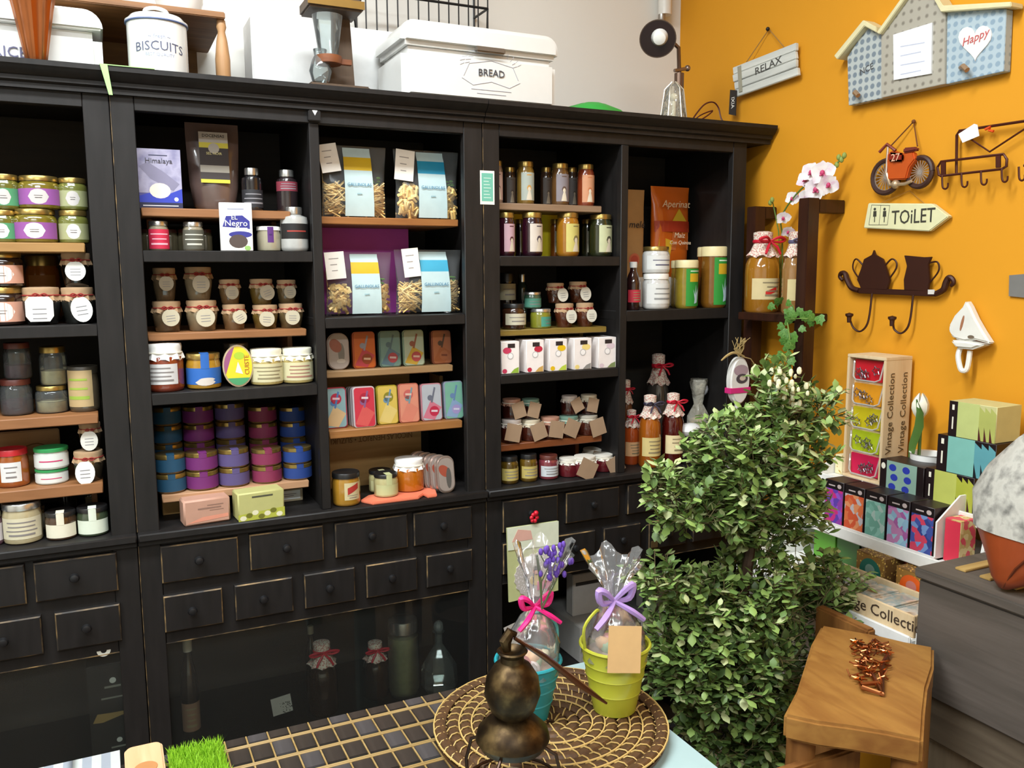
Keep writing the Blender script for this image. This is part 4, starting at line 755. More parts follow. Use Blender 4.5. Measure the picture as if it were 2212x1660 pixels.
b = MB(); b.ball((R*.35, -R*.3, H*.86), R*.75, .9, .6, 1); b.build('white_bow', M('d8d8dc', .6), T)
T = thing('black_tray', 'small flat black tray holding a white cloth bundle on the ledge', 'tray', (1.562, .03, ZL))
b = MB(); b.box(-.045, .06, -.03, .05, 0, .075); b.build('tray_block', M('14120f', .5), T, .003)
tag((lambda b: (b.ball((0, 0, .02), .036, 1.15, .9, .6), b.build('cloth_bundle', M('e4e4e2', .8), None, loc=(1.556, .035, ZL+.0752)))[1])(MB()), 'rounded white cloth bundle on the small black tray', 'bundle')
# ------------------------------------------------------------------ on top of the cabinets
ENAM = M('d6d6d2', .25, 0, .5, .03); BLUEI = M('8f98b4', .6)
def bin_(x0, x1, y0, d, z1, label, word, name='bread_bin'):
    w_ = (x1-x0)/2; H = z1-ZTOP; T = thing(name, label, 'bin', ((x0+x1)/2, y0, ZTOP))
    r_ = .036
    def prof(za, zb, top):
        return rrect(-w_, w_, za, zb, r_, 6)[7:7+7*2] if top else None
    b = MB(); b.prism([(-w_*.985, 0), (w_*.985, 0), (w_*.985, H*.68), (-w_*.985, H*.68)], .003, d-.003); b.build('body', ENAM, T, .018, seg=4)
    b = MB(); rr = rrect(-w_, w_, H*.2, H, r_, 6); top = [(x, max(z, H*.68)) for x, z in rr if z >= H*.5]
    b.prism([(-w_, H*.685), (w_, H*.685)]+top, 0, d); b.build('lid', ENAM, T, .012, seg=4, ang=.9)
    return T, w_, H
T, w_, H = bin_(.683, 1.112, .03, .23, 2.105, 'white enamel bread bin with grey handle on top of the cabinets', 'BREAD')
b = MB(); b.box(-.040, .040, -.016, .0, -.008, .006); b.build('handle', M('7a746c', .35, .6), T, .003, loc=(.012, 0, H*.70))
text('BREAD', .024, M('3c3c44', .6), T, (.02, -.0022+.003, H*.42), arch=1.2)
b = MB()
for s_ in (-1, 1): b.tube([(.02+s_*.075, 0, H*.36), (.02+s_*.06, 0, H*.52), (.02, 0, H*.58)], .0008, 4); b.tube([(.02+s_*.08, 0, H*.33), (.02+s_*.05, 0, H*.25), (.02, 0, H*.31)], .0008, 4)
for i in range(26):
    a = PI*i/25; rr = .052+.012*(i % 2); b.tube([(.02+rr*math.cos(a)*1.15, 0, H*.52+rr*math.sin(a)*.55), (.02+(rr+.01)*math.cos(a+.12)*1.15, 0, H*.52+(rr+.008)*math.sin(a+.12)*.55)], .0007, 4)
b.tube([(-.035, 0, H*.2), (.075, 0, H*.2)], .0008, 4); b.tube([(-.02, 0, H*.15), (.06, 0, H*.15)], .0008, 4)
b.build('crest_print', M('9a9aa2', .6), T, loc=(0, .0026, 0))
T, w_, H = bin_(-.30, .036, .05, .22, 2.045, 'white enamel bin with rounded corners at the left end, behind the copper vase', 'ICE', 'storage_bin')
text('RICE', .03, M('5a5a78', .6), T, (-.005, .0008, H*.22))
X, R, H = fit(281, 404, 32, ZTOP, .035)
T = thing('biscuit_canister', 'white enamel biscuit canister with blue-rimmed lid on the cabinet top', 'canister', (X, .035, ZTOP))
b = MB(); b.lathe([(0, 0), (R*.97, 0), (R*.98, .003), (R*.98, H*.82), (0, H*.82)], 40); b.build('body', ENAM, T)
b = MB(); b.lathe([(R*1.0, H*.815), (R*1.03, H*.83), (R*1.03, H*.86), (R*.98, H*.87), (R*.85, H*.94), (R*.4, H*.985), (0, H)], 40); b.build('lid', ENAM, T)
b = MB(); b.lathe([(R*1.0, H*.807), (R*1.036, H*.817), (R*1.036, H*.832), (R*1.0, H*.84)], 40); b.build('lid_rim', M('5a6a96', .4), T)
b = MB(); b.stube([(-.022, 0, H*.97), (-.02, 0, H*1.06), (0, 0, H*1.1), (.02, 0, H*1.06), (.022, 0, H*.97)], .004, 8); b.build('lid_handle', ENAM, T)
text('BISCUITS', .026, M('4a4e66', .6), T, (0, -R*.99, H*.40), wrap=R*.99, arch=1.5); text('BEST QUALITY', .009, BLUEI, T, (0, -R*.99, H*.27), wrap=R*.99); text('~ fresh ~', .012, BLUEI, T, (0, -R*.99, H*.55), wrap=R*.99)
X, R, H = fit(24, 112, -30, ZTOP, .0)
T = thing('copper_vase', 'fluted copper vase widening upward at the left end of the cabinet top', 'vase', (.003-.0, .005, ZTOP)); T.location.x = X+.003
b = MB(); b.lathe([(0, 0), (R*.42, 0), (R*.46, .004), (R*.62, H*.3), (R*.86, H*.7), (R*1.04, H*.95), (R*1.1, H), (R*1.02, H*.99), (R*.8, H*.7)], 48, ruf=lambda a, j: (1+.05*math.cos(12*a) if 0 < j < 7 else 1, 0)); b.build('vase_body', COPPER, T)
T = thing('riser_shelf', 'brown wooden riser shelf with turned leg behind the biscuit canister', 'shelf', (0, .1, ZTOP))
b = MB(); b.box(-.34, .29, .0, .34, .155, .169); b.build('board', wood('9a6a3c', '6a4420'), T, .002)
for x in (-.325, .283):
    b = MB(); b.lathe([(.012, 0), (.016, .01), (.0165, .07), (.012, .11), (.008, .13), (.011, .14), (.009, .155), (0, .155)], 18, (x, .02, 0)); b.build('leg', wood('b88e64', 'a0764a', 2), T)
b = MB(); b.box(-.3, .26, .325, .335, 0, .155); b.build('rear_board', wood('7a5a2c', '5a3c16'), T)
T = thing('white_jug', 'round white pot with dark base standing on the riser shelf', 'pot', (.2, .17, ZTOP+.1693))
b = MB(); b.lathe([(0, 0), (.034, 0), (.036, .006), (0, .006)], 24); b.build('dark_base', IRON, T)
b = MB(); b.lathe([(0, .006), (.045, .006), (.052, .03), (.05, .1), (0, .1)], 28); b.build('pot_body', ENAM, T)
T = thing('white_carton', 'large plain white carton behind the coffee dripper on the cabinet top', 'box', (0, .265, ZTOP))
b = MB(); b.box(.372, .768, 0, .12, 0, .216); b.build('carton', M('dcdcda', .6), T, .003)
b = MB(); b.box(.757, .7685, -.001, .001, .18, .213); b.build('tape', M('8a8a86', .5), T)
# coffee dripper stand
T = thing('coffee_dripper', 'dark wooden coffee dripper stand with a clear glass funnel', 'coffee maker', (.50, .06, ZTOP))
WD = wood('5a4634', '40301f', 2)
b = MB(); b.box(-.035, .105, -.02, .1, 0, .022); b.build('base_board', WD, T, .003)
b = MB(); b.prism([(-.04, .022), (.096, .022), (.086, .21), (.045, .21), (.04, .08)], .075, .095); b.build('upright', WD, T, .002)
b = MB(); b.box(-.03, .10, -.0, .1, .195, .222); b.build('top_block', WD, T, .004)
b = MB(); b.box(-.032, .102, -.003, .0, .2, .218); b.build('brass_edge', M('8a6a30', .4, .5), T)
b = MB(); b.lathe([(.021, .085), (.034, .175), (.036, .185)], 24, (.02, .03, 0)); b.build('glass_funnel', clear('e4ecec', .1, .03), T)
b = MB(); b.lathe([(.0, .005), (.02, .01), (.027, .035), (.02, .06), (.014, .07), (.016, .085)], 24, (.0, .03, .022)); b.build('glass_flask', clear('e4ecec', .1, .03), T)
b = MB(); b.lathe([(.02, 0), (.03, .0), (.032, .018), (.024, .02)], 24, (.02, .03, .075)); b.box(.04, .075, .025, .035, .077, .09); b.build('wooden_collar', wood('8a5230', '6a3a1c'), T, .001)
# black wire rack on the back wall
T = thing('wire_rack', 'black wire rack hanging on the cream wall above the bread bin', 'rack', (.86, YB-.002, 2.12))
b = MB(); b.tube([(-.17, 0, .03), (-.17, 0, .4), (.19, 0, .4), (.19, 0, .03), (-.17, 0, .03)], .004, 6); b.build('rear_frame', IRON, T)
for zz, yy in ((.03, -.1), (.13, -.1)):
    b = MB(); b.tube([(-.17, 0, zz), (-.17, yy, zz), (.19, yy, zz), (.19, 0, zz)], .004, 6); b.build('basket_rail', IRON, T)
for i in range(13):
    x = -.17+.03*i
    b = MB(); b.tube([(x, -.1, .35), (x, -.1, .005), (x, 0, .0)], .0022, 5); b.build('wire', IRON, T)
for x in (-.17, .19):
    b = MB(); b.tube([(x, 0, .05), (x+.02*(1 if x > 0 else -1), -.05, .09), (x, -.1, .13)], .003, 5); b.build('corner_brace', IRON, T)
# green bundle
T = thing('green_bag', 'folded bright green bag lying by the desk lamp', 'bag', (1.27, .12, ZTOP))
b = MB(); b.lathe([(0, 0), (.085, 0), (.095, .012), (.07, .033), (.03, .048), (0, .05)], 24, (0, 0, 0), lambda a, j: (1+.12*math.cos(3*a+1)+.05*math.cos(7*a), 0), 1.25, .7); b.build('bag_body', M('2f9a3c', .55), T)
# desk lamp
pl = atY(1421, 84, .06)
T = thing('desk_lamp', 'bronze desk lamp with round shade facing the room on the cabinet end', 'lamp', (1.53, .10, ZTOP))
LM = M('6a5446', .3, .7)
b = MB(); b.box(-.010, .07, -.05, .06, 0, .016); b.build('base', wood('5a4030', '45301f'), T, .004)
b = MB(); b.tube([(.012, 0, .016), (.012, .0, .15)], .014, 12); b.tube([(.012, 0, .15), (.008, 0, .22), (-.03, 0, .245)], .006, 8); b.build('arm', LM, T)
b = MB(); b.tube([(-.008, -.004, .155), (.035, -.004, .165)], .005, 8); b.ball((.038, -.004, .166), .009); b.build('joint_screw', M('8a7a70', .3, .8), T)
ax = (CAM - pl).normalized(); q_ = Vector((0, 0, 1)).rotation_difference((ax+Vector((-.05, 0, -.25))).normalized()).to_euler()
lo = pl-T.location
b = MB(); b.lathe([(.0, -.085), (.018, -.083), (.022, -.055), (.045, -.035), (.051, 0), (.0485, 0), (.043, -.033), (.02, -.053), (0, -.055)], 36); s = b.build('shade', [LM], T, loc=lo, rot=q_)
b = MB(); b.lathe([(.0485, -.0005), (.044, -.032), (.0205, -.0515), (0, -.0535)], 36); b.build('shade_lining', M('2c1814', .3, .3), s)
b = MB(); b.lathe([(.008, -.052), (.010, -.04), (.022, -.022), (.025, -.008), (.017, .010), (0, .017)], 20, (.006, 0, .004)); b.build('bulb', M('ecebe6', .25, 0, .4), s)
T = thing('caged_lamp', 'small clear glass caged lantern standing before the desk lamp arm', 'lantern', (1.478, .035, ZTOP))
b = MB(); b.lathe([(0, .004), (.033, .004), (.035, .012), (.029, .05), (.024, .085), (.014, .1), (0, .104)], 24); b.build('glass_dome', clear('eceadf', .18, .03, 60), T)
b = MB(); b.lathe([(0, 0), (.036, 0), (.038, .004), (.036, .009), (0, .009)], 24); b.build('base_ring', SILV, T)
for i in range(6):
    a = 2*PI*i/6; b = MB(); b.tube([(.037*math.sin(a), .037*math.cos(a), .006), (.031*math.sin(a), .031*math.cos(a), .05), (.026*math.sin(a), .026*math.cos(a), .088), (.006*math.sin(a), .006*math.cos(a), .108)], .0016, 5); b.build('cage_wire', M('c9c2b2', .3, .6), T)
b = MB(); b.ball((0, 0, .066), .012); b.lathe([(.006, .012), (.006, .055), (0, .06)], 12); b.build('bulb', M('e8e2d0', .4), T)
T = thing('power_cord', 'thin dark red cord looping beside the desk lamp', 'cord', (1.56, .07, ZTOP))
b = MB(); b.stube([(0, 0, .004), (.02, -.005, .035), (.045, -.01, .062), (.075, -.01, .070), (.095, -.01, .055), (.10, -.02, .02), (.115, -.04, .003)], .0022, 6); b.stube([(0, 0, .004), (.03, -.01, .03), (.07, -.015, .045), (.05, -.012, .028), (.01, -.01, .006)], .002, 6); b.build('cord_loop', M('4a1410', .4), T)
T = thing('wall_pipe', 'white pipe with metal clamp on the back wall beside the corner', 'pipe', (1.715, YB-.03, 2.33))
b = MB(); b.lathe([(.0, 0), (.022, 0), (.022, .66), (0, .66)], 20); b.build('pipe_tube', M('dcd8d0', .4), T)
b = MB(); b.lathe([(.0, -.03), (.008, -.03), (.012, -.02), (.012, 0), (0, 0)], 14, (-.012, 0, 0)); b.build('clamp', M('a09a94', .3, .7), T)
T = thing('green_strip', 'pale green tape strip hanging over the joint between two cabinets', 'strip', (.0, -.042, ZTOP))
p0, p1 = atY(218, 148, -.043), atY(240, 205, -.043)
b = MB(); b.add([(p0.x-.002, -.001, .002), (p0.x+.012, -.001, .002), (p1.x+.003, -.001, p1.z-ZTOP), (p1.x-.004, -.001, p1.z-ZTOP), (p0.x-.002, 0, .002), (p0.x+.012, 0, .002), (p1.x+.003, 0, p1.z-ZTOP), (p1.x-.004, 0, p1.z-ZTOP)], [(3, 2, 1, 0), (4, 5, 6, 7), (0, 1, 5, 4), (1, 2, 6, 5), (2, 3, 7, 6), (3, 0, 4, 7)]); b.build('tape', M('9ad87c', .5), T)
b = MB(); b.box(p0.x-.002, p0.x+.1, -.0, .06, .0004, .002); b.build('tape_fold', M('9ad87c', .5), T)

# ------------------------------------------------------------------ things on the orange wall (local x runs towards the viewer, local -y faces the room)
def wall_thing(name, label, cat, px, py, off=0):
    p = atX(px, py, XW-off); return thing(name, label, cat, (XW-off, p.y, p.z), -PI/2), p
def wl(p, pts, off=0): return [(p.y-q.y, q.z-p.z) for q in (atX(x, y, XW-off) for x, y in pts)]
SLAT = wood('dcdcd4', 'b8bab4', 0, .7)
T, p = wall_thing('wall_sign', 'whitewashed slat sign reading RELAX hanging by a string', 'sign', 1655, 150, .02)
for i in range(4):
    f0, f1 = i/4+.008, (i+1)/4-.008; L0, L1, R0, R1 = (1581+(1 if i % 2 else 4), 146), (1591, 211), (1722-(4 if i in (1, 3) else 0), 92), (1727-(5 if i in (0, 2) else 0), 163)
    def le(t): return (L0[0]+(L1[0]-L0[0])*t, L0[1]+(L1[1]-L0[1])*t)
    def re(t): return (R0[0]+(R1[0]-R0[0])*t, R0[1]+(R1[1]-R0[1])*t)
    b = MB(); b.prism(wl(p, [le(f1), re(f1), re(f0), le(f0)], .02), -.005, .006); b.build('slat', SLAT, T, .0015)
b = MB(); b.prism(wl(p, [(1600, 200), (1607, 198), (1604, 142), (1597, 145)], .02), -.0075, -.005); b.build('cross_batten', M('9a9684', .7), T)
q = wl(p, [(1612, 135), (1654, 62), (1695, 103)], .02); b = MB(); b.tube([(q[0][0], 0, q[0][1]), (q[1][0], .012, q[1][1]), (q[2][0], 0, q[2][1])], .0015, 5); b.build('string', M('9a7440', .9), T)
b = MB(); b.ball((q[1][0], .008, q[1][1]), .006); b.build('nail', IRON, T)
q = wl(p, [(1662, 143), (1620, 160), (1705, 124)], .02); text('RELAX', .03, M('4a4844', .8), T, (q[0][0], -.0056, q[0][1]), (PI/2, -.12, 0), sx=1.25)
T, p = wall_thing('brand_tag', 'small black tag with white vertical lettering at the cabinet corner', 'tag', 1583, 222, .03)
b = MB(); b.prism(wl(p, [(1574, 247), (1589, 250), (1591, 195), (1577, 194)], .03), 0, .002); b.build('tag_card', M('1c1412', .5), T)
text('IXIA', .02, M('e8e4dc', .6), T, (0, -.0006, 0), (PI/2, PI/2, 0), sx=.9)
T, p = wall_thing('house_frame', 'patterned house-shaped photo frame hanging on the orange wall', 'picture frame', 2000, 140, .025)
tile1 = spots('74808a', 'b0b6b4', 52, .34, .6, 'F1', 0); tile2 = spots('7c766a', 'a8a294', 46, .34, .6, 'F1', 0); tile3 = spots('869cac', 'a8b8c0', 55, .32, .6, 'F1', 0)
for nm, pts, m_, dy in (('left_panel', [(1833, 228), (1907, 212), (1905, 68), (1876, 52), (1830, 124)], tile1, 0), ('middle_panel', [(1907, 212), (2044, 182), (2046, 20), (2000, -50), (1907, 66)], tile2, -.006), ('right_panel', [(2044, 182), (2168, 154), (2174, 20), (2046, 24)], tile3, 0)):
    b = MB(); b.prism(wl(p, pts, .025), dy, .022); b.build(nm, m_, T, .001)
for pts in ([(1812, 122), (1819, 130), (1878, 58), (1904, 72), (1904, 60), (1875, 45)], [(1904, 72), (1911, 76), (2001, -48), (2001, -62)], [(2001, -48), (2044, 28), (2196, 17), (2196, 6), (2048, 14), (2001, -62)]):
    b = MB(); b.prism(wl(p, pts, .025), -.018, .022); b.build('roof_trim', M('d8cfa4', .5), T, .0015)
b = MB(); b.prism(wl(p, [(1937, 174), (2018, 160), (2020, 50), (1936, 76)], .025), -.0105, -.006); b.build('photo_card', M('e4e6e8', .5), T)
b = MB()
for i in range(4): b.prism(wl(p, [(1952, 101+20*i), (2004-8*(i % 2), 92+20*i), (2004-8*(i % 2), 94+20*i), (1952, 103+20*i)], .025), -.0108, -.0104)
b.build('photo_script', M('b8bcd0', .6), T, smooth=False)
hp = []
for i in range(28): t = 2*PI*i/28; hp.append((2108+36*math.sin(t)**3*1.0, 88-2.6*(13*math.cos(t)-5*math.cos(2*t)-2*math.cos(3*t)-math.cos(4*t))-3*math.sin(t)**3))
hp.reverse(); b = MB(); b.prism(wl(p, hp, .025)[::-1], -.003, 0); o = b.build('heart', M('e6e2dc', .6), T)
q = wl(p, [(2108, 82), (1872, 150)], .025); text('Happy', .025, M('c05a5a', .6), T, (q[0][0], -.0036, q[0][1]), (PI/2, -.15, 0), shear=.3); text('NCE', .022, M('4a4a4c', .6), T, (q[1][0], -.0006, q[1][1]), (PI/2, -.2, 0))
for x, y in ((1860, 198), (2094, 142)):
    q = wl(p, [(x, y)], .025)[0]; b = MB(); b.tube([(q[0]-.02, -.002, q[1]), (q[0], -.02, q[1]-.003), (q[0]+.012, -.022, q[1]-.014)], [.005, .006, .006], 8); b.build('hook', M('a08468', .4, .4), T)
# motorbike
T, p = wall_thing('motorbike_plaque', 'orange metal motorbike plaque hanging by a string above the toilet sign', 'wall decoration', 1948, 345, .02)
OR = M('c8561c', .4, .2); TY = M('3a2018', .5)
for cx, cy, rx_, ry_ in ((1914, 382, 28, 36), (1987, 372, 25, 33)):
    c = wl(p, [(cx, cy), (cx+rx_, cy), (cx, cy-ry_)], .02); R_ = (c[1][0]-c[0][0]+c[2][1]-c[0][1])/2
    b = MB(); b.tube([(c[0][0]+R_*math.cos(2*PI*i/28), 0, c[0][1]+R_*math.sin(2*PI*i/28)) for i in range(29)], .0065, 8, False); w2 = b.build('tyre', TY, T)
    b = MB(); b.tube([(c[0][0]+R_*.86*math.cos(2*PI*i/28), 0, c[0][1]+R_*.86*math.sin(2*PI*i/28)) for i in range(29)], .002, 6, False); b.build('rim', M('b8a898', .3, .7), w2)
    for k in range(10):
        a = PI*k/10; b = MB(); b.tube([(c[0][0]-R_*.85*math.cos(a), 0, c[0][1]-R_*.85*math.sin(a)), (c[0][0]+R_*.85*math.cos(a), 0, c[0][1]+R_*.85*math.sin(a))], .0011, 4); b.build('spoke', M('c8bcb0', .3, .6), w2)
b = MB(); b.prism(wl(p, [(1925, 390), (1965, 388), (1972, 362), (1985, 345), (1980, 328), (1955, 332), (1935, 325), (1922, 335)], .02), -.014, .002); b.build('body', OR, T, .003)
b = MB(); b.prism(wl(p, [(1930, 350), (1962, 350), (1964, 332), (1932, 330)], .02), -.022, -.014); b.build('tank', M('8a2a1c', .35, .2), T, .004)
b = MB(); b.prism(wl(p, [(1960, 332), (1992, 326), (1988, 318), (1962, 320)], .02), -.018, -.004); b.build('saddle', M('6a2418', .5), T, .003)
q = wl(p, [(1912, 330), (1942, 326), (1926, 316), (1922, 375), (1930, 400), (1962, 398), (1975, 392)], .02)
b = MB(); b.tube([(q[0][0], -.02, q[0][1]), (q[2][0], -.016, q[2][1]+.004), (q[1][0], -.012, q[1][1])], .004, 7); b.build('handlebar', M('7a3020', .4), T)
b = MB(); b.tube([(q[2][0], -.012, q[2][1]), (q[3][0], -.012, q[3][1])], .003, 7); b.build('fork', M('c8b4a4', .3, .7), T)
b = MB(); b.tube([(q[3][0], -.01, q[3][1]), (q[4][0], -.012, q[4][1]), (q[5][0], -.012, q[5][1]), (q[6][0], -.01, q[6][1])], .004, 7); b.ball((q[4][0]+.015, -.01, q[4][1]), .011); b.build('engine', M('b8a080', .35, .5), T)
q = wl(p, [(1922, 318), (1966, 262), (1982, 316)], .02); b = MB(); b.tube([(q[0][0], 0, q[0][1]), (q[1][0], .012, q[1][1]), (q[2][0], 0, q[2][1])], .0018, 5); b.ball((q[1][0], .012, q[1][1]), .005); b.build('string', M('6a3c18', .9), T)
text('27', .025, M('e0b090', .6), T, (wl(p, [(1948, 342)], .02)[0][0], -.0226, wl(p, [(1948, 342)], .02)[0][1]))
# toilet sign
T, p = wall_thing('toilet_sign', 'cream arrow-shaped sign reading TOILET on the orange wall', 'sign', 1950, 468, .018)
b = MB(); b.prism(wl(p, [(1865, 493), (2007, 500), (2049, 468), (2012, 440), (1875, 439)], .018), 0, .016); b.build('board', M('d8d4a8', .55), T, .002)
q = wl(p, [(1972, 469), (1925, 469), (2014, 470), (1972, 484), (1972, 454)], .018)
text('TOiLET', (q[4][1]-q[3][1])*1.45, M('38362c', .6), T, (q[0][0], -.0008, q[0][1]), sx=.80)
b = MB(); q = wl(p, [(1877, 486), (1917, 486), (1922, 444), (1883, 443)], .018); b.tube([(x, 0, z) for x, z in q+[q[0]]], .0009, 4)
q = wl(p, [(1899, 486), (1903, 443)], .018); b.tube([(x, 0, z) for x, z in q], .0007, 4); b.build('pictogram_frame', M('5a584a', .6), T)
for cx in (1890, 1911):
    q = wl(p, [(cx, 463), (cx, 452)], .018); b = MB(); b.prism(ell(q[1][0], q[1][1], .0035, .0035, 10), -.0008, 0); b.prism([(q[0][0]-.005, q[0][1]-.006), (q[0][0]+.005, q[0][1]-.006), (q[0][0]+.0045, q[0][1]+.008), (q[0][0]-.0045, q[0][1]+.008)], -.0008, 0); b.prism([(q[0][0]-.001, q[0][1]-.02), (q[0][0]+.001, q[0][1]-.02), (q[0][0]+.001, q[0][1]-.006), (q[0][0]-.001, q[0][1]-.006)], -.0008, 0); b.build('pictogram', M('38362c', .6), T, smooth=False)
q = wl(p, [(1895, 440), (1957, 412), (1992, 440)], .018); b = MB(); b.tube([(q[0][0], .008, q[0][1]), (q[1][0], .013, q[1][1]), (q[2][0], .008, q[2][1])], .0011, 5); b.build('string', M('a8742c', .9), T)
# wire letter rack
T, p = wall_thing('wire_hook_rack', 'brown wire letter rack with a row of small hooks and a paper tag', 'rack', 2110, 360, .02)
BW = M('4a1c0c', .45, .3)
def wire(name, pts, r=.0032, y=0, parent=None, m=BW):
    b = MB(); (b.stube if name == 'hook' else b.tube)([(x, y, z) for x, z in wl(p, pts, .02)], r, 6); return b.build(name, m, parent or T)
wire('rear_wire', [(2066, 374), (2067, 292), (2072, 283), (2212, 262), (2260, 255), (2262, 350), (2212, 358)]); wire('envelope_wire', [(2072, 284), (2138, 328), (2245, 258)], .0022)
wire('front_bar', [(2036, 380), (2033, 362), (2040, 350), (2176, 334), (2183, 345), (2182, 360), (2172, 366), (2040, 381), (2036, 378)], .003, -.012)
for x, y in ((2046, 365), (2165, 350)):
    q = wl(p, [(x-6, y+14), (x+6, y+13), (x+6, y-15), (x-6, y-14)], .02); b = MB(); b.prism(q, -.014, -.012); b.build('keyhole_plate', BW, T, .001)
for x, y in ((2044, 379), (2086, 375), (2128, 370), (2173, 364), (2210, 361)): wire('hook', [(x, y), (x+1, y+24), (x+6, y+30), (x+12, y+26), (x+13, y+17)], .0022, -.014)
q = wl(p, [(2074, 290), (2083, 309), (2119, 294), (2115, 270), (2108, 268)], .02); b = MB(); b.prism(q, -.006, -.005); b.build('paper_tag', M('e4e2dc', .7), T); wire('orange_tie', [(2130, 280), (2142, 274), (2138, 282), (2148, 284)], .003, -.003, None, M('d84a10', .6))
# teapot hooks
T, p = wall_thing('teapot_hook_rack', 'dark metal coat rack with sugar bowl and jug silhouettes', 'coat rack', 1935, 630, .015)
DM = M('3a1a0e', .5, .3)
b = MB(); b.prism(wl(p, [(1856, 634), (2022, 641), (2022, 629), (1856, 622)], .015), -.004, .004); b.build('crossbar', DM, T, .001)
for pts in ([(1856, 628), (1840, 622), (1830, 604), (1826, 592), (1818, 590), (1814, 598), (1820, 606)], [(2022, 635), (2038, 626), (2044, 610), (2050, 600), (2058, 604), (2060, 612), (2054, 618)]):
    b = MB(); b.stube([(x, 0, z) for x, z in wl(p, pts, .015)], [.007, .0075, .0075, .007, .006, .005, .004], 8); b.build('scroll_end', DM, T)
b = MB(); b.prism(wl(p, [(1862, 624), (1918, 627), (1924, 606), (1916, 580), (1909, 560), (1893, 551), (1889, 540), (1885, 551), (1868, 560), (1862, 580), (1853, 604)], .015), -.004, .003); b.build('sugar_bowl', DM, T, .001)
b = MB(); b.prism(wl(p, [(1955, 627), (2006, 630), (2010, 605), (2007, 572), (2014, 555), (1998, 556), (1955, 552), (1961, 575), (1954, 605)], .015), -.004, .003); b.build('jug', DM, T, .001)
for pts in ([(1864, 573), (1851, 560), (1844, 566), (1843, 582), (1854, 600)], [(1913, 573), (1926, 560), (1936, 566), (1936, 580), (1923, 600)], [(2009, 568), (2024, 566), (2029, 578), (2024, 592), (2009, 610)]):
    b = MB(); b.stube([(x, 0, z) for x, z in wl(p, pts, .015)], .0022, 6); b.build('handle', DM, T)
for x0, y0, x1, y1 in ((1886, 634, 1849, 685), (1975, 638, 1942, 692)):
    q = wl(p, [(x0, y0), (x0-3, y0+45), (x0-8, y0+70), (x0-20, y0+82), (x0-32, y0+74), (x1, y1+6), (x1, y1)], .015); b = MB(); b.stube([(x, -.004-.02*i/6, z) for i, (x, z) in enumerate(q)], .0026, 6); h_ = b.build('hook', DM, T)
    b = MB(); x, z = q[-1]; b.lathe([(.005, -.014), (.006, 0), (.010, .004), (.010, .009), (0, .012)], 14, (x, -.024, z)); b.build('hook_knob', DM, h_)
b = MB(); b.prism(wl(p, [(2008, 636), (2022, 636), (2022, 626), (2008, 626)], .015), -.006, -.004); b.build('price_sticker', M('d0ccc4', .6), T)
# sailboat hook
T, p = wall_thing('sailboat_hook', 'white ceramic sailboat-shaped wall hook right of the coat rack', 'wall hook', 2095, 720, .02)
CW = M('e0ddd4', .3, 0, .4)
b = MB(); b.prism(wl(p, [(2066, 732), (2090, 738), (2112, 735), (2146, 744), (2128, 716), (2113, 690), (2100, 662), (2091, 648), (2083, 664), (2066, 682), (2053, 706), (2056, 722)], .02), -.010, .012); b.build('sail', CW, T, .005, seg=3)
b = MB(); b.prism(wl(p, [(2078, 752), (2112, 755), (2142, 744), (2100, 736), (2064, 734)], .02), -.022, .01); b.build('hull', CW, T, .005, seg=3)
q = wl(p, [(2078, 750), (2077, 768), (2083, 790), (2088, 800), (2096, 796), (2098, 758)], .02); b = MB(); b.stube([(x, -.004-.012*math.sin(PI*i/5), z) for i, (x, z) in enumerate(q)], .006, 8); b.build('hook_loop', CW, T)
q = wl(p, [(2104, 728), (2085, 698), (2107, 672)], .02); b = MB(); b.prism(ell(q[0][0], q[0][1], .008, .004), -.0112, -.0102); b.build('oval_mark', M('6a5a48', .6), T)
b = MB(); b.prism(ell(q[1][0], q[1][1], .003, .018, 14, -.2), -.0112, -.0102); b.build('mast_mark', M('a06a4a', .6), T)
T, p = wall_thing('metal_plate', 'plain grey metal plate cut off by the right edge of the picture', 'plate', 2200, 618, .006)
b = MB(); b.prism(wl(p, [(2179, 640), (2240, 646), (2240, 590), (2180, 595)], .006), 0, .005); b.build('plate', M('8a8884', .4, .4), T)

# ------------------------------------------------------------------ wooden side stand between cabinet and orange wall
T = thing('side_stand', 'dark brown wooden side stand fixed between cabinet and orange wall', 'stand', (1.69, -.15, 0))
for nm, y in (('rear', .128), ('front', -.128)):
    xo = .048 if nm == 'rear' else 0; b = MB(); b.box(-.022+xo, .018+xo, y-.018, y+.018, 0, 1.685 if nm == 'rear' else 1.688); b.build('post', DKWOOD, T, .002)
    b = MB(); b.box(.018+xo, .1095, y-.016, y+.016, 1.65, 1.685); b.build('top_arm', DKWOOD, T, .002)
for z in (1.36, .9):
    b = MB(); b.box(-.026, .1095, -.1, .11, z, z+.022); b.build('shelf', DKWOOD, T, .002)
    b = MB(); b.box(.0, .02, -.145, -.11, z-.012, z+.02); b.build('shelf_bracket', DKWOOD, T, .002)
ZS = 1.3823
bt = bottle(1602, 1675, 500, ZS, -.07, 'large golden syrup bottle with red bow on the side stand', '9a661c', 'fab', True, 'd0bd8c', tagq=True); bt.location.x = 1.722
bt = bottle(1676, 1728, 500, ZS, -.185, 'slim golden syrup bottle with grey blue bow on the side stand', '9a7040', 'fab', True, 'd0c08c', ribc='5a5470'); bt.location.x = 1.735
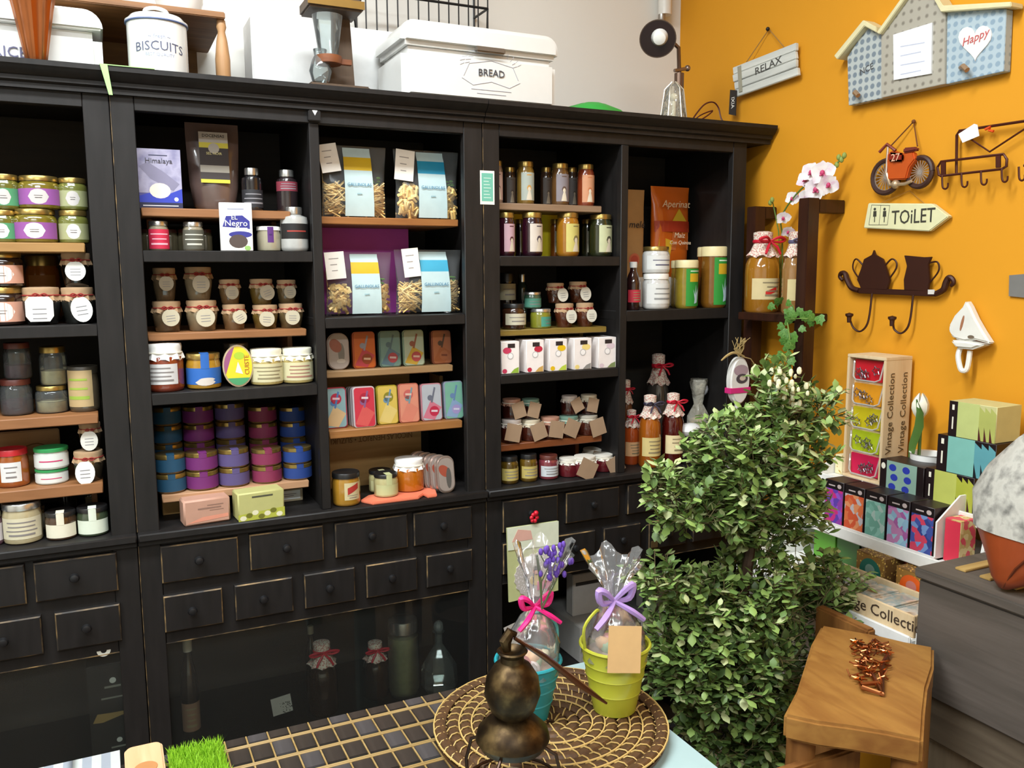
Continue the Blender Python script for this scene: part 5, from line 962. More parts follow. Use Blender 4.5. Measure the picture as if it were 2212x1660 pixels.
# orchid
T = thing('orchid', 'artificial orchid sprays of white and pink blossoms above the side stand', 'orchid', (1.775, -.10, ZS))
def P3(x, y, X): q = atX(x, y, X); return q-T.location
st = M('5a7a34', .6)
b = MB(); b.stube([(0, 0, 0), tuple(P3(1690, 520, 1.77)), tuple(P3(1688, 470, 1.75)), tuple(P3(1720, 420, 1.74)), tuple(P3(1760, 385, 1.74)), tuple(P3(1800, 360, 1.75)), tuple(P3(1822, 338, 1.76))], .0022, 6); b.build('stem', st, T)
b = MB(); b.tube([(0, 0, 0), tuple(P3(1682, 500, 1.78)), tuple(P3(1672, 450, 1.77)), tuple(P3(1668, 432, 1.77))], .0018, 6); b.build('stem', st, T)
PETAL = multi(['d89ac0', 'e8dce4', 'f4f0ee', 'f6f2f0'], 30, .5, 'noise')
def blossom(x, y, X, r, yaw, pitch, ph):
    o = MB(); c = P3(x, y, X); R_ = Matrix.Translation(c) @ Matrix.Rotation(yaw, 4, 'Z') @ Matrix.Rotation(pitch, 4, 'X')
    for k in range(5):
        o.at(R_ @ Matrix.Rotation(2*PI*k/5+ph, 4, 'Y')); L = r*(1.0 if k % 2 else .85); W2 = r*(.62 if k in (1, 4) else .42)
        vs = []; fs = []
        for i in range(5):
            t = i/4; wv = W2*math.sin(PI*min(1, t*.85+.12))
            for s_ in (-1, 0, 1): vs.append((s_*wv, -.12*L*math.sin(t*2)+(.05*L if s_ == 0 else 0), L*(.08+.95*t)))
        for i in range(4):
            for j in range(2): a = i*3+j; fs.append((a, a+1, a+4, a+3))
        o.add(vs, fs)
    bo = o.build('blossom', PETAL, T, ang=2)
    o = MB(); o.at(R_); o.ball((0, -r*.2, -r*.05), r*.2, 1, 1, 1.2, 8, 5); o.tube([(0, -r*.2, 0), (r*.18, -r*.35, -r*.25)], r*.07, 5); o.tube([(0, -r*.2, 0), (-r*.18, -r*.35, -r*.25)], r*.07, 5); o.build('lip', M('c03a6a', .5), bo)
for x, y, X, r, yw, pt_, ph in ((1776, 372, 1.72, .034, -.7, .2, 0), (1752, 372, 1.73, .03, -.9, .1, .4), (1788, 398, 1.72, .03, -.5, .3, .7), (1762, 408, 1.72, .034, -.8, .25, .2), (1740, 388, 1.74, .026, -1.1, 0, .5), (1742, 424, 1.73, .024, -.9, .3, .1), (1712, 428, 1.745, .022, -1.2, .2, .6), (1692, 470, 1.745, .022, -.8, .5, .2), (1702, 500, 1.745, .02, -.6, .6, .4)): blossom(x, y, X, r, yw, pt_, ph)
for x, y in ((1808, 356), (1818, 345), (1824, 336), (1812, 340), (1668, 432), (1664, 438)):
    c = P3(x, y, 1.755); o = MB(); o.ball(tuple(c), .006, 1, 1, 1.4, 8, 5); o.build('bud', M('8a9a4a', .6), T)
# ivy
T = thing('ivy_sprig', 'trailing green ivy sprig hanging from the front post of the side stand', 'ivy', (1.64, -.29, 1.40))
V = [P3(x, y, X) for x, y, X in ((1712, 660, 1.645), (1700, 690, 1.64), (1706, 730, 1.635), (1700, 770, 1.635), (1704, 815, 1.635))]
b = MB(); b.tube([tuple(v) for v in V], .0018, 5); b.tube([tuple(V[1]), tuple(P3(1735, 688, 1.64)), tuple(P3(1775, 690, 1.66))], .0014, 5); b.tube([tuple(V[0]), tuple(V[0]+Vector((.01, .0, -.02)))], .002, 5); b.build('vine', M('7a9a4a', .6), T)
def ivy_mesh():
    pts = [(0, 0), (.35, -.05), (.6, .2), (.45, .45), (.5, .75), (.2, .8), (0, 1.15), (-.2, .8), (-.5, .75), (-.45, .45), (-.6, .2), (-.35, -.05)]
    b = MB(); vs = [(0, -.06, .45)]+[(x, .08*abs(x), z) for x, z in pts]; b.add(vs, [(0, i+1, (i+1) % 12+1) for i in range(12)])
    o = b.build('leaf', multi(['2f5a1e', '4a7a2c', '7aa050'], 12, .45, 'noise'), None, ang=2); me = o.data; bpy.data.objects.remove(o); return me
IV = ivy_mesh(); rnd = random.Random(5)
for i in range(34):
    if i < 26:
        t = i/26*4; k = int(t); c = V[min(k, 3)].lerp(V[min(k, 3)+1], t-k) + Vector((rnd.uniform(-.02, .012), rnd.uniform(-.035, .03), rnd.uniform(-.015, .015)))
        if i < 8: c += Vector((0, rnd.uniform(-.03, .04), rnd.uniform(-.02, .02)))
    else: c = P3(1712+8*(i-26), 672+rnd.uniform(0, 25), 1.645)
    o = bpy.data.objects.new('leaf', IV); col.objects.link(o); o.parent = T; o.location = c; s_ = rnd.uniform(.016, .027); o.scale = (s_,)*3; o.rotation_euler = (rnd.uniform(-.5, .5), rnd.uniform(1.5, 4.8), rnd.uniform(-1.3, -.1))
# oval paddle-shaped package
T = thing('hair_brush_pack', 'white oval paddle-shaped pack with pink band tied with raffia', 'gift pack', (1.645, -.085, .9355))
p_ = T.location; c = atY(1594, 822, -.085)
b = MB(); b.lathe([(0, 0), (.04, 0), (.042, .006), (.012, .012), (.010, .15), (0, .15)], 16); b.build('stand_foot', M('d0ccc4', .5), T)
h0 = c.z-p_.z; dx = c.x-p_.x
b = MB(); b.prism([(x+dx, z+h0) for x, z in ell(0, 0, .036, .068, 30)], -.012, .012); b.build('paddle', M('e2e0da', .3, 0, .4), T, .005, seg=3)
b = MB(); b.box(dx-.007, dx+.007, -.005, .005, .14, h0-.06); b.build('handle', M('dcdad2', .4), T, .002)
b = MB(); b.box(dx-.0365, dx+.0365, -.0135, .0135, h0-.036, h0-.020); b.build('pink_band', M('d02a78', .5), T, .001)
b = MB(); PG(b, 0, ell(dx, h0+.03, .026, .016)); PG(b, 1, ell(dx+.004, h0+.006, .021, .014), -.0002); PG(b, 2, ell(dx+.006, h0+.007, .011, .007), -.0004); b.build('front_print', [M('a89098', .6), M('4a4248', .6), M('c8b8a8', .6)], T, loc=(0, -.0126, 0), smooth=False)
b = MB(); rnd = random.Random(3)
for i in range(16): b.tube([(dx, -.002, h0+.066), (dx+rnd.uniform(-.012, .018), rnd.uniform(-.01, .01), h0+.09), (dx+rnd.uniform(-.022, .03), rnd.uniform(-.015, .015), h0+.09+rnd.uniform(.02, .035))], .0009, 4)
b.stube([(dx+.01, -.012, h0+.07), (dx-.03, -.016, h0+.082), (dx-.055, -.016, h0+.075), (dx-.075, -.016, h0+.062)], [.002, .004, .0035, .002], 5); b.tube([(dx, -.012, h0+.07), (dx+.03, -.016, h0+.062), (dx+.05, -.016, h0+.04)], .0015, 5); b.build('raffia_bow', M('b49a64', .8), T)
# ------------------------------------------------------------------ white tiered rack on the orange wall and its wares
WR = M('e4e2dc', .45)
T = thing('tiered_rack', 'white tiered display rack of soaps and boxes along the orange wall', 'rack', (1.6, -.65, 0))
for z, xa in ((.975, 1.652), (.880, 1.572), (.780, 1.39)):
    b = MB(); b.box(xa-1.6, 1.797-1.6, -.248, .26, z-.016, z); b.build('shelf', WR, T, .002)
    b = MB(); b.box(xa-1.6-.006, xa-1.6, -.248, .26, z-.02, z+.008); b.build('shelf_lip', WR, T, .002)
for y in (-.258, .26):
    b = MB(); b.add([], []); pts = [(-.2, 0), (.197, 0), (.197, 1.03), (.13, 1.02), (.04, .99), (-.02, .95), (-.03, .90), (-.2, .80)]
    vs = [(x, y, z) for x, z in pts]+[(x, y+.01, z) for x, z in pts]; n = len(pts); b.add(vs, [tuple(range(n)), tuple(reversed(range(n, 2*n)))]+[(i, i+n, (i+1) % n+n, (i+1) % n) for i in range(n)]); b.build('side_panel', WR, T, .002)
def rbox(Xf, y_far, y_near, z0, z1, depth, label, name, mats, face, cat='box'):
    """carton whose printed face looks at the room (-X); y_far/y_near along the wall"""
    w_ = (y_far-y_near)/2; T = thing(name, label, cat, (Xf, (y_far+y_near)/2, z0), -PI/2)
    b = MB(); b.box(-w_, w_, 0, depth, 0, z1-z0); b.build('carton', mats[0], T, .001, seg=1)
    b = MB(); face(b, w_, z1-z0); b.build('front_print', mats[1:], T, smooth=False, loc=(0, -.0004, 0)); return T
def f_plain(b, w, h): Q(b, 0, -w*.97, w*.97, h*.03, h*.97)
# vertical crates with cookie cutter packs
CR = wood('dcc6a0', 'cdb188', 2, .6)
T = thing('pack_crate', 'tall pale wooden crate stood on end with five coloured metal-shape packs', 'crate', (1.698, -.48, .9755), -PI/2)
h = .315
for x0, x1, z0, z1 in ((-.06, .06, 0, .008), (-.06, .06, h-.008, h)):
    b = MB(); b.box(x0, x1, 0, .09, z0, z1); b.build('end_board', CR, T, .001)
for x in (-.06, .052):
    b = MB(); b.box(x, x+.008, 0, .09, .008, h-.008); b.build('side_board', CR, T, .001)
b = MB(); b.box(-.052, .052, .02, .09, .008, h-.008); b.build('rear_board', CR, T)
text('Vintage Collection', .027, M('5a4426', .7), T, (.0606, .066, h*.56), (PI/2, -PI/2, PI/2), sx=1.0); text('Vintage Collection', .027, M('5a4426', .7), T, (.0606, .022, h*.56), (PI/2, -PI/2, PI/2), sx=1.0)
for k, (c, nm) in enumerate((('c81048', 'magenta'), ('a8b818', 'lime'), ('c0b010', 'olive yellow'), ('d89018', 'amber'), ('c01424', 'red'))):
    P_ = thing('cutter_pack', f'{nm} backed clear pack of metal shapes in the tall crate', 'pack', (1.7, -.48, .9755+.0085+.06*k), -PI/2)
    b = MB(); b.box(-.046, .046, .012, .017, .002, .054); b.build('backing_card', M(c, .5), P_)
    b = MB(); b.tube([(-.046, .008, .05), (-.04, .0, .012), (-.03, -.003, .004), (.03, -.003, .004), (.042, .0, .01), (.046, .008, .05)], .0022, 6); b.build('clear_tray', clear('f0ece4', .4, .05), P_)
    rnd = random.Random(k); 
    for i in range(4):
        cx, cz = rnd.uniform(-.03, .03), rnd.uniform(.016, .034); m_ = 5+i % 3; b = MB()
        b.tube([(cx+.012*(1 if j % 2 else .55)*math.cos(PI*j/m_), .004, cz+.012*(1 if j % 2 else .55)*math.sin(PI*j/m_)) for j in range(2*m_+1)], .0014, 4, False); b.build('metal_shape', M('8a868c', .25, .9), P_)
# stacked pattern boxes on the top tier
def f_half(c0w):
    def f(b, w, h):
        Q(b, 0, -w*.99, -w*.62, 0, h); Q(b, 1, -w*.62, w*.3, 0, h)
        for k in range(3): PG(b, 2, [(w*(.3+.23*k), 0), (w*(.53+.23*k), 0), (w*(.53+.23*k), h*.8), (w*(.3+.23*k), h*.95)], -.0001); PG(b, 3, [(w*(.3+.23*k), 0), (w*(.42+.23*k), 0), (w*(.3+.23*k), h*.4)], -.0002)
        Q(b, 4, -w*.84, -w*.78, h*.2, h*.55, -.0002); Q(b, 4, -w*.86, -w*.76, h*.75, h*.9, -.0002)
    return f
BK = M('1c1012', .4)
rbox(1.668, -.69, -.81, .9755, 1.055, .09, 'yellow green zigzag-edged box at the foot of the box stack', 'soap_box', [BK, BK, M('b8bc5c', .5), M('a8ac3c', .5), M('3a1418', .5), CREAM], f_half(0))
rbox(1.672, -.712, -.852, 1.0555, 1.136, .09, 'teal striped zigzag-edged box in the middle of the box stack', 'soap_box', [BK, BK, M('7ab4a8', .5), M('5a98a0', .5), M('10181c', .5), CREAM], f_half(0))
rbox(1.676, -.733, -.845, 1.1365, 1.214, .08, 'pale green box with maroon edge on top of the box stack', 'soap_box', [M('c0bc84', .5), BK, M('b8c078', .5), M('a8ac5c', .5), M('4a1418', .5), CREAM], f_half(0))
def f_fish(b, w, h):
    Q(b, 0, -w*.99, -w*.68, 0, h); Q(b, 1, -w*.68, w*.7, 0, h); Q(b, 0, w*.7, w*.99, 0, h)
    for i in range(2):
        for j in range(3): PG(b, 2, ell(-w*.4+w*.62*i+(w*.08 if j == 1 else 0), h*(.2+.3*j), w*.17, h*.11), -.0002)
    PG(b, 3, ell(-w*.84, h*.8, w*.1, h*.1), -.0002)
rbox(1.664, -.567, -.688, .9755, 1.052, .07, 'grey green box printed with blue fish beside the tall crate', 'soap_box', [BK, BK, M('8aa898', .5), M('2a38a0', .5), CREAM], f_fish)
T = thing('white_cup', 'white ceramic pot holding the tulip behind the fish box', 'pot', (1.755, -.625, .9755))
b = MB(); b.lathe([(0, 0), (.03, 0), (.034, .01), (.040, .09), (.042, .092), (.037, .09), (.03, .02), (0, .015)], 24); b.build('pot_body', WHITE, T)
T = thing('tulip', 'single white tulip with a broad green leaf in the white pot', 'tulip', (1.755, -.625, .9955))
pz = lambda x, y: atX(x, y, 1.755)-T.location
b = MB(); b.tube([(0, 0, 0), tuple(pz(1985, 985)), tuple(pz(1990, 900))], .004, 7); b.build('stem', M('5a7a34', .5), T)
q = pz(1988, 878)
for k in range(6):
    b = MB(); a = 2*PI*k/6; vs = []; fs = []
    for i in range(6):
        t = i/5; rr = .017*math.sin(PI*(.12+.78*t))*1.15; 
        for s_ in (-1, 0, 1): an = a+s_*.6*math.sin(PI*(.15+.8*t)); vs.append((q.x+rr*math.cos(an)*(1+.05*(k % 2)), q.y+rr*math.sin(an)*(1+.05*(k % 2)), q.z-.03+.062*t))
    for i in range(5):
        for j in range(2): a_ = i*3+j; fs.append((a_, a_+1, a_+4, a_+3))
    b.add(vs, fs); b.build('petal', M('ecead8', .4), T, ang=2)
b = MB(); L = [pz(x, y) for x, y in ((1978, 1000), (1984, 960), (1998, 920), (2000, 890), (1992, 862))]; vs = []
for i, v in enumerate(L): w2 = (.006, .011, .013, .010, .001)[i]; vs += [(v.x-.02, v.y+w2, v.z), (v.x-.016, v.y, v.z), (v.x-.02, v.y-w2, v.z)]
b.add(vs, [(3*i+j, 3*i+j+1, 3*i+j+4, 3*i+j+3) for i in range(4) for j in range(2)]); b.build('leaf', M('4a6a2c', .45), T, ang=2)
T = thing('gold_box', 'small gold lattice box at the far end of the rack top', 'box', (1.70, -.405, .9755), -PI/2)
b = MB(); b.box(-.012, .012, 0, .06, 0, .05); b.build('carton', spots('b8902c', 'e8dcb0', 120, .3), T, .001)
# row of five patterned boxes
PT = [('purple and magenta leaf', ['8a3a9a', 'c02a78', '5a3aa0', '8a50c0']), ('orange tulip', ['d06a3c', 'c8502c', 'd88a5c', 'b8b0b4']), ('mint green fish', ['7ab0a0', '6aa090', '8abcae', 'a8c0b8']), ('pale blue and pink feather', ['8ab0c8', 'b87ca8', '9ac0d0', 'a05a98']), ('blue and red zigzag', ['3a4a90', 'c03a54', '6a88b8', '2c3a7a'])]
T5 = thing('white_box_tray', 'white card tray with a sloping end holding five patterned boxes', 'tray', (1.58, -.632, .8803), -PI/2)
b = MB(); b.box(-.158, .162, 0, .09, 0, .004); b.build('tray_floor', WR, T5)
b = MB(); b.box(-.158, .162, -.003, .0, 0, .008); b.build('tray_lip', WR, T5)
b = MB(); vs = [(.158, 0, 0), (.158, .1, 0), (.158, .1, .135), (.158, .07, .135), (.158, 0, .085)]; b.add(vs+[(x+.004, y, z) for x, y, z in vs], [(0, 1, 2, 3, 4), (9, 8, 7, 6, 5)]+[(i, i+5, (i+1) % 5+5, (i+1) % 5) for i in range(5)]); b.build('tray_end', WR, T5)
for k, (nm, cs) in enumerate(PT):
    def ff(b, w, h): Q(b, 0, -w*.96, w*.96, h*.02, h*.80); Q(b, 1, -w*.98, w*.98, h*.80, h*.99); Q(b, 2, -w*.6, w*.1, h*.87, h*.9, -.0002); PG(b, 2, ell(w*.55, h*.89, w*.22, h*.05), -.0002)
    y0 = -.476-.0625*k
    rbox(1.583, y0, y0-.058, .8846, .992, .06, f'{nm} patterned box with black top in the white tray', 'soap_box', [M('201418', .4), multi(cs, 70, .5, 'vor'), M('160e10', .4), M('b8a8a4', .5)], ff)
rbox(1.60, -.798, -.835, .8803, .975, .05, 'red and gold patterned box beside the end of the white tray', 'soap_box', [multi(['c8a868', 'd84858', 'e0c890'], 90, .5), M('d03048', .5)], f_plain)
for k, (ya, yb, z1, c, l) in enumerate(((-.43, -.50, .862, '5a9a28', 'bright green box low down behind the topiary'), (-.505, -.575, .858, '3a6a28', 'dark green box under the row of five'), (-.58, -.66, .85, '2a221e', 'black box under the row of five'), (-.665, -.76, .855, 'c0401c', 'orange red box under the row of five'))):
    rbox(1.60, ya, yb, .7803, z1, .08, l, 'soap_box', [M(c, .45), M(c, .4)], f_plain)
for ya, yb, z1, c, c2, l in ((-.625, -.705, .862, '1c6a5c', 'c8a850', 'ornate gold soap tin with dark green oval'), (-.735, -.815, .858, 'd85a1c', 'd8a048', 'ornate gold soap tin with orange front')):
    def ff(b, w, h): Q(b, 0, -w*.97, w*.97, h*.03, h*.97); PG(b, 1, ell(0, h*.5, w*.74, h*.38, 20), -.0002); PG(b, 2, ell(0, h*.56, w*.34, h*.16, 14), -.0004); Q(b, 2, -w*.6, w*.6, h*.28, h*.33, -.0004)
    rbox(1.535, ya, yb, .7803, z1, .06, l, 'soap_tin', [spots(c2, '6a4a1c', 150, .3), spots(c2, '8a6428', 130, .28), M(c, .4), M('7a9a90' if c[0] == '1' else 'c07a70', .5)], ff, 'tin')
T = thing('pack_crate', 'pale wooden crate lying flat with Vintage Collection lettering and compartments', 'crate', (1.4, -.749, .7803), -PI/2)
for x0, x1, y0, y1 in ((-.155, .145, 0, .006), (-.155, .145, .114, .12), (-.155, -.149, .006, .114), (.139, .145, .006, .114)):
    b = MB(); b.box(x0, x1, y0, y1, 0, .045); b.build('side_board', CR, T, .001)
b = MB(); b.box(-.149, .139, .006, .114, 0, .006); b.build('floor_board', CR, T)
for k in range(5):
    b = MB(); b.box(-.148+.0575*k, -.095+.0575*k, .008, .112, .007, .036); b.build('clear_packet', multi(['b8a890', '8a9a98', 'c8b8a4', '9a7a50'], 30, .2, 'noise', .5), T, .004)
text('Vintage Collection', .034, M('3a2a1c', .7), T, (.055, -.0006, .024), sx=1.0)

# ------------------------------------------------------------------ grey chest and bag
GW = wood('5c534c', '474039', 1, .6); GW2 = wood('8a7a64', '6f604c', 2, .6)
T = thing('grey_chest', 'weathered grey wooden chest with slatted top at the right edge', 'chest', (1.38, -.914, 0))
b = MB(); b.box(0, .4, -.75, 0, .69, .915); b.build('body', GW, T, .004)
b = MB(); b.box(-.006, .4, -.75, .006, .916, .936); b.box(.0, .0, 0, 0, .936, .936); b.build('lid', GW, T, .003)
for k in range(5):
    b = MB(); b.box(.05, .36, -.06-.05*k, -.038-.05*k, .9362, .941); b.build('slat', wood('b8985c', '96753c'), T, .001)
b = MB(); b.box(.012, .4, -.75, -.004, .60, .69); b.build('base_rail', wood('6a5d4c', '524638', 1, .6), T, .003)
for k in range(4):
    b = MB(); b.box(.03, .05, -.18-.17*k, -.015-.17*k, 0, .60); b.build('front_plank', GW2, T, .003)
b = MB(); b.box(.05, .4, -.75, -.02, 0, .02); b.build('floor_board', GW, T)
T = thing('shoulder_bag', 'speckled grey linen bag with a pointed brown leather base on the chest', 'bag', (1.50, -1.055, .9415))
LIN = multi(['5c5a55', '908d85', 'b2aea4', 'a8a49a'], 38, .85, 'noise'); LEA = M('8a3c1a', .42, 0, .2, .15, 30)
def loft(rows, m_, name, n=28):
    b = MB(); vs = []
    for cx, cy, z, rx, ry, sq in rows:
        for i in range(n):
            a = 2*PI*i/n; c, s_ = math.cos(a), math.sin(a); vs.append((cx+rx*math.copysign(abs(c)**sq, c), cy+ry*math.copysign(abs(s_)**sq, s_), z+.006*math.sin(4*a+z*40)*(1 if z > .12 else 0)))
    fs = [(j*n+i, j*n+(i+1) % n, (j+1)*n+(i+1) % n, (j+1)*n+i) for j in range(len(rows)-1) for i in range(n)]
    fs += [tuple(reversed(range(n))), tuple((len(rows)-1)*n+i for i in range(n))]
    b.add(vs, fs); return b.build(name, m_, T, ang=1.2)
loft([(-.10, -.015, 0.003, .006, .01, 1), (-.085, -.02, .02, .028, .035, .9), (-.05, -.035, .05, .066, .075, .85), (-.015, -.05, .085, .10, .12, .75), (-.01, -.052, .1, .104, .13, .7)], LEA, 'leather_base')
loft([(-.01, -.052, .098, .106, .134, .7), (.0, -.055, .15, .11, .15, .7), (.005, -.06, .2, .1, .14, .75), (.01, -.08, .26, .08, .115, .8), (.02, -.1, .31, .05, .08, .9), (.02, -.11, .335, .02, .05, 1)], LIN, 'linen_body')
b = MB(); b.tube([(-.107, -.018, .006), (-.117, -.045, .05), (-.118, -.085, .1)], .0022, 5); b.build('seam', M('5a260e', .5), T)

# ------------------------------------------------------------------ wooden stool with copper ornament
ST = wood('9c7034', '774a1c', 1, .5, 9, .25); STL = wood('8c5e2c', '6a401a', 2, .55)
c0 = [(1.255, -.798), (1.367, -.966), (1.072, -1.181), (.937, -1.032)]; cx, cy = sum(p[0] for p in c0)/4, sum(p[1] for p in c0)/4
T = thing('wooden_stool', 'rustic wooden stool with a thick pale brown slab seat', 'stool', (cx, cy, 0))
lp = [(x-cx, y-cy) for x, y in c0]; lp.reverse()
jag = []
for i in range(4):
    a, c = Vector(lp[i]), Vector(lp[(i+1) % 4]); nrm = Vector((c.y-a.y, a.x-c.x)).normalized()
    for k in range(4): t = k/4; v = a.lerp(c, t)+nrm*(.004*math.sin(7*t+i*2) if k else 0); jag.append((v.x, v.y))
b = MB(); b.prismz(ccw(jag), .758, .80); b.build('seat_slab', ST, T, .005)
for i in range(4):
    x, y = lp[i][0]*.78, lp[i][1]*.78; b = MB(); b.tube([(x, y, .76), (x*1.12, y*1.12, 0)], [.024, .019], 10); b.build('leg', STL, T)
b = MB(); b.box(.835-cx, 1.09-cx, -1.055-cy, -1.035-cy, .66, .718); b.build('front_rail', STL, T, .004)
b = MB(); b.box(.835-cx, .865-cx, -1.06-cy, -1.03-cy, 0, .715); b.build('rail_post', STL, T, .003)
b = MB(); b.box(1.305-cx, 1.328-cx, -.868-cy, -.73-cy, .60, .805); b.build('rear_rail', STL, T, .004)
b = MB(); b.box(1.305-cx, 1.328-cx, -.76-cy, -.73-cy, 0, .6); b.build('rail_post', STL, T, .003)
q = atZ(1880, 1452, .80); T = thing('copper_ornament', 'crumpled shiny copper wire angel ornament lying on the stool', 'ornament', (q.x, q.y, .8003))
rnd = random.Random(9)
def oz(x, y): v = atZ(x, y, .806)-T.location; return Vector((v.x, v.y, 0))
b = MB()
for k in range(34):
    c = oz(rnd.uniform(1845, 1912), rnd.uniform(1395, 1470)); a = rnd.uniform(0, 6); r_ = rnd.uniform(.008, .02)
    b.tube([(c.x+r_*math.cos(a+t)*rnd.uniform(.6, 1.2), c.y+r_*math.sin(a+t)*rnd.uniform(.6, 1.2), .004+.012*rnd.random()) for t in (0, .8, 1.7, 2.6, 3.6)], .0016, 5)
b.build('wire_tangle', COPPER, T)
for P_ in ([(1858, 1440), (1880, 1455), (1905, 1500), (1862, 1490), (1858, 1480), (1900, 1480)], [(1840, 1385), (1865, 1400), (1880, 1430)], [(1922, 1412), (1905, 1440), (1905, 1500)]):
    b = MB(); pts = [oz(*q_) for q_ in P_]; b.tube([(v.x, v.y, .006+.003*(i % 2)) for i, v in enumerate(pts)], .004, 6); b.build('wire_strand', COPPER, T)
for x, y in ((1856, 1470), (1915, 1412), (1852, 1390)):
    v = oz(x, y); b = MB()
    for k in range(6): a = PI*k/3; b.tube([(v.x, v.y, .008), (v.x+.013*math.cos(a), v.y+.013*math.sin(a), .01)], [.004, .001], 5)
    b.build('wire_star', M('d89060', .2, 1), T)

# ------------------------------------------------------------------ potted topiary
TC = Vector((1.14, -.70, 0))
T = thing('topiary_tree', 'bushy artificial boxwood topiary in spiral tiers before the cabinets', 'plant', TC)
b = MB(); b.lathe([(0, 0), (.11, 0), (.12, .02), (.15, .3), (.155, .31), (.14, .31), (.13, .26), (0, .26)], 28); b.build('pot', M('5a4030', .7), T)
b = MB(); b.tube([(0, 0, .2), (.02, .01, .5), (-.01, .0, .8), (.03, .0, 1.05), (.045, 0, 1.22)], [.016, .014, .012, .009, .005], 8); b.build('trunk', wood('4a3424', '33241a', 2), T)
BL = [(1676, 838, 16, 30), (1685, 912, 58, 42), (1610, 975, 100, 60), (1695, 990, 85, 75), (1620, 1060, 120, 65), (1490, 1095, 62, 38), (1432, 1062, 24, 24), (1700, 1095, 70, 70), (1765, 890, 30, 28), (1660, 1165, 70, 40), (1560, 1100, 60, 38),
      (1640, 1285, 120, 55), (1430, 1262, 40, 20), (1520, 1310, 70, 35), (1790, 1265, 48, 38), (1610, 1365, 175, 65), (1765, 1320, 75, 45), (1565, 1450, 150, 75), (1675, 1440, 85, 80), (1590, 1550, 120, 70), (1640, 1610, 70, 35), (1475, 1395, 60, 60), (1665, 1540, 60, 65)]
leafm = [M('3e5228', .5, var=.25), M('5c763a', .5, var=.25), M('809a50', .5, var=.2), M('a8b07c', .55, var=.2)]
def leaf_verts():
    return [(0, 0, 0), (.28, .04, .35), (.3, .05, .65), (0, .10, 1.0), (-.3, .05, .65), (-.28, .04, .35), (0, -.05, .5)], [(0, 1, 6), (1, 2, 6), (2, 3, 6), (3, 4, 6), (4, 5, 6), (5, 0, 6)]
lv, lf = leaf_verts(); LM_ = []
for m_ in leafm:
    b = MB(); b.add(lv, lf); o = b.build('leaf', m_, None, ang=2); LM_.append(o.data); bpy.data.objects.remove(o)
rnd = random.Random(42); LV = []
sc_ = .00094
stc = ccw([(x, y) for x, y in c0])
def instool(p):
    if p.z > .86 or p.z < .56: return False
    return all((stc[(i+1) % 4][0]-stc[i][0])*(p.y-stc[i][1])-(stc[(i+1) % 4][1]-stc[i][1])*(p.x-stc[i][0]) > -.02 for i in range(4))
tw = MB()
for x, y, rx, ry in BL:
    c = atY(x, y, TC.y); k = int(14+rx*ry/(62 if y < 1220 else 50))
    for i in range(k):
        u_, v_ = rnd.uniform(-1, 1), rnd.uniform(0, 2*PI); s_ = math.sqrt(1-u_*u_); rad = rnd.uniform(.72, 1.04)
        d = Vector((s_*math.cos(v_), s_*math.sin(v_)*.9, u_)); p = c+Vector((d.x*rx*sc_*rad, d.y*min(rx, 130)*sc_*rad, d.z*ry*sc_*rad))
        if p.y < TC.y-.30 or instool(p) or (p.x < .84 and p.z < .79): continue
        up = (d*.6+Vector((rnd.uniform(-.5, .5), rnd.uniform(-.5, .5), rnd.uniform(.0, .8)))).normalized(); L = rnd.uniform(.03, .05)
        tw.tube([tuple(p-up*L*.5-TC), tuple(p+up*L-TC)], .0009, 3, False)
        for j in range(7):
            q = p+up*L*(j/6)*.95; a = rnd.uniform(0, 6.28); side = up.orthogonal().normalized(); side = Matrix.Rotation(a, 3, up) @ side
            ld = (side*rnd.uniform(.6, 1)+up*rnd.uniform(.3, .9)).normalized(); sz = rnd.uniform(.016, .028)
            if instool(q+ld*sz) or (q+ld*sz).z < .3: continue
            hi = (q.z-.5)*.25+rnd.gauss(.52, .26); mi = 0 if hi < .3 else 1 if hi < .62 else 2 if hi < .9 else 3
            LV.append((q-TC, ld, sz, mi))
tw.build('twigs', M('5a5030', .8), T)['kind'] = 'stuff'
LV.sort(key=lambda e: -e[2]/max(.1, (e[0]+TC-CAM).dot(FW))*(1.6 if (e[0].y < -.02) else 1))
def lmat(e):
    z_ = e[1]; y_ = z_.cross(Vector((0, 0, 1))).cross(z_); y_ = -y_.normalized() if y_.length > 1e-4 else z_.orthogonal(); x_ = y_.cross(z_)
    return Matrix.Translation(e[0]) @ Matrix((x_, y_, z_)).transposed().to_4x4() @ Matrix.Scale(e[2], 4)
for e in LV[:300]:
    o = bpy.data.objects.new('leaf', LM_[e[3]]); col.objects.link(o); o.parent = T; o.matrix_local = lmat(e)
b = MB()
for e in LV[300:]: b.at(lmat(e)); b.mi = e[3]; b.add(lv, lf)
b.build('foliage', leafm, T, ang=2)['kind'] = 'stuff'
b = MB(); c = atY(1676, 822, TC.y)-TC
for i in range(60): b.ball((c.x+rnd.gauss(0, .015), c.y+rnd.gauss(-.02, .02), c.z+rnd.uniform(-.05, .025)), rnd.uniform(.003, .0055), 1, 1, 1.5, 6, 4)
b.build('pale_buds', M('d8d4b0', .6), T)['kind'] = 'stuff'
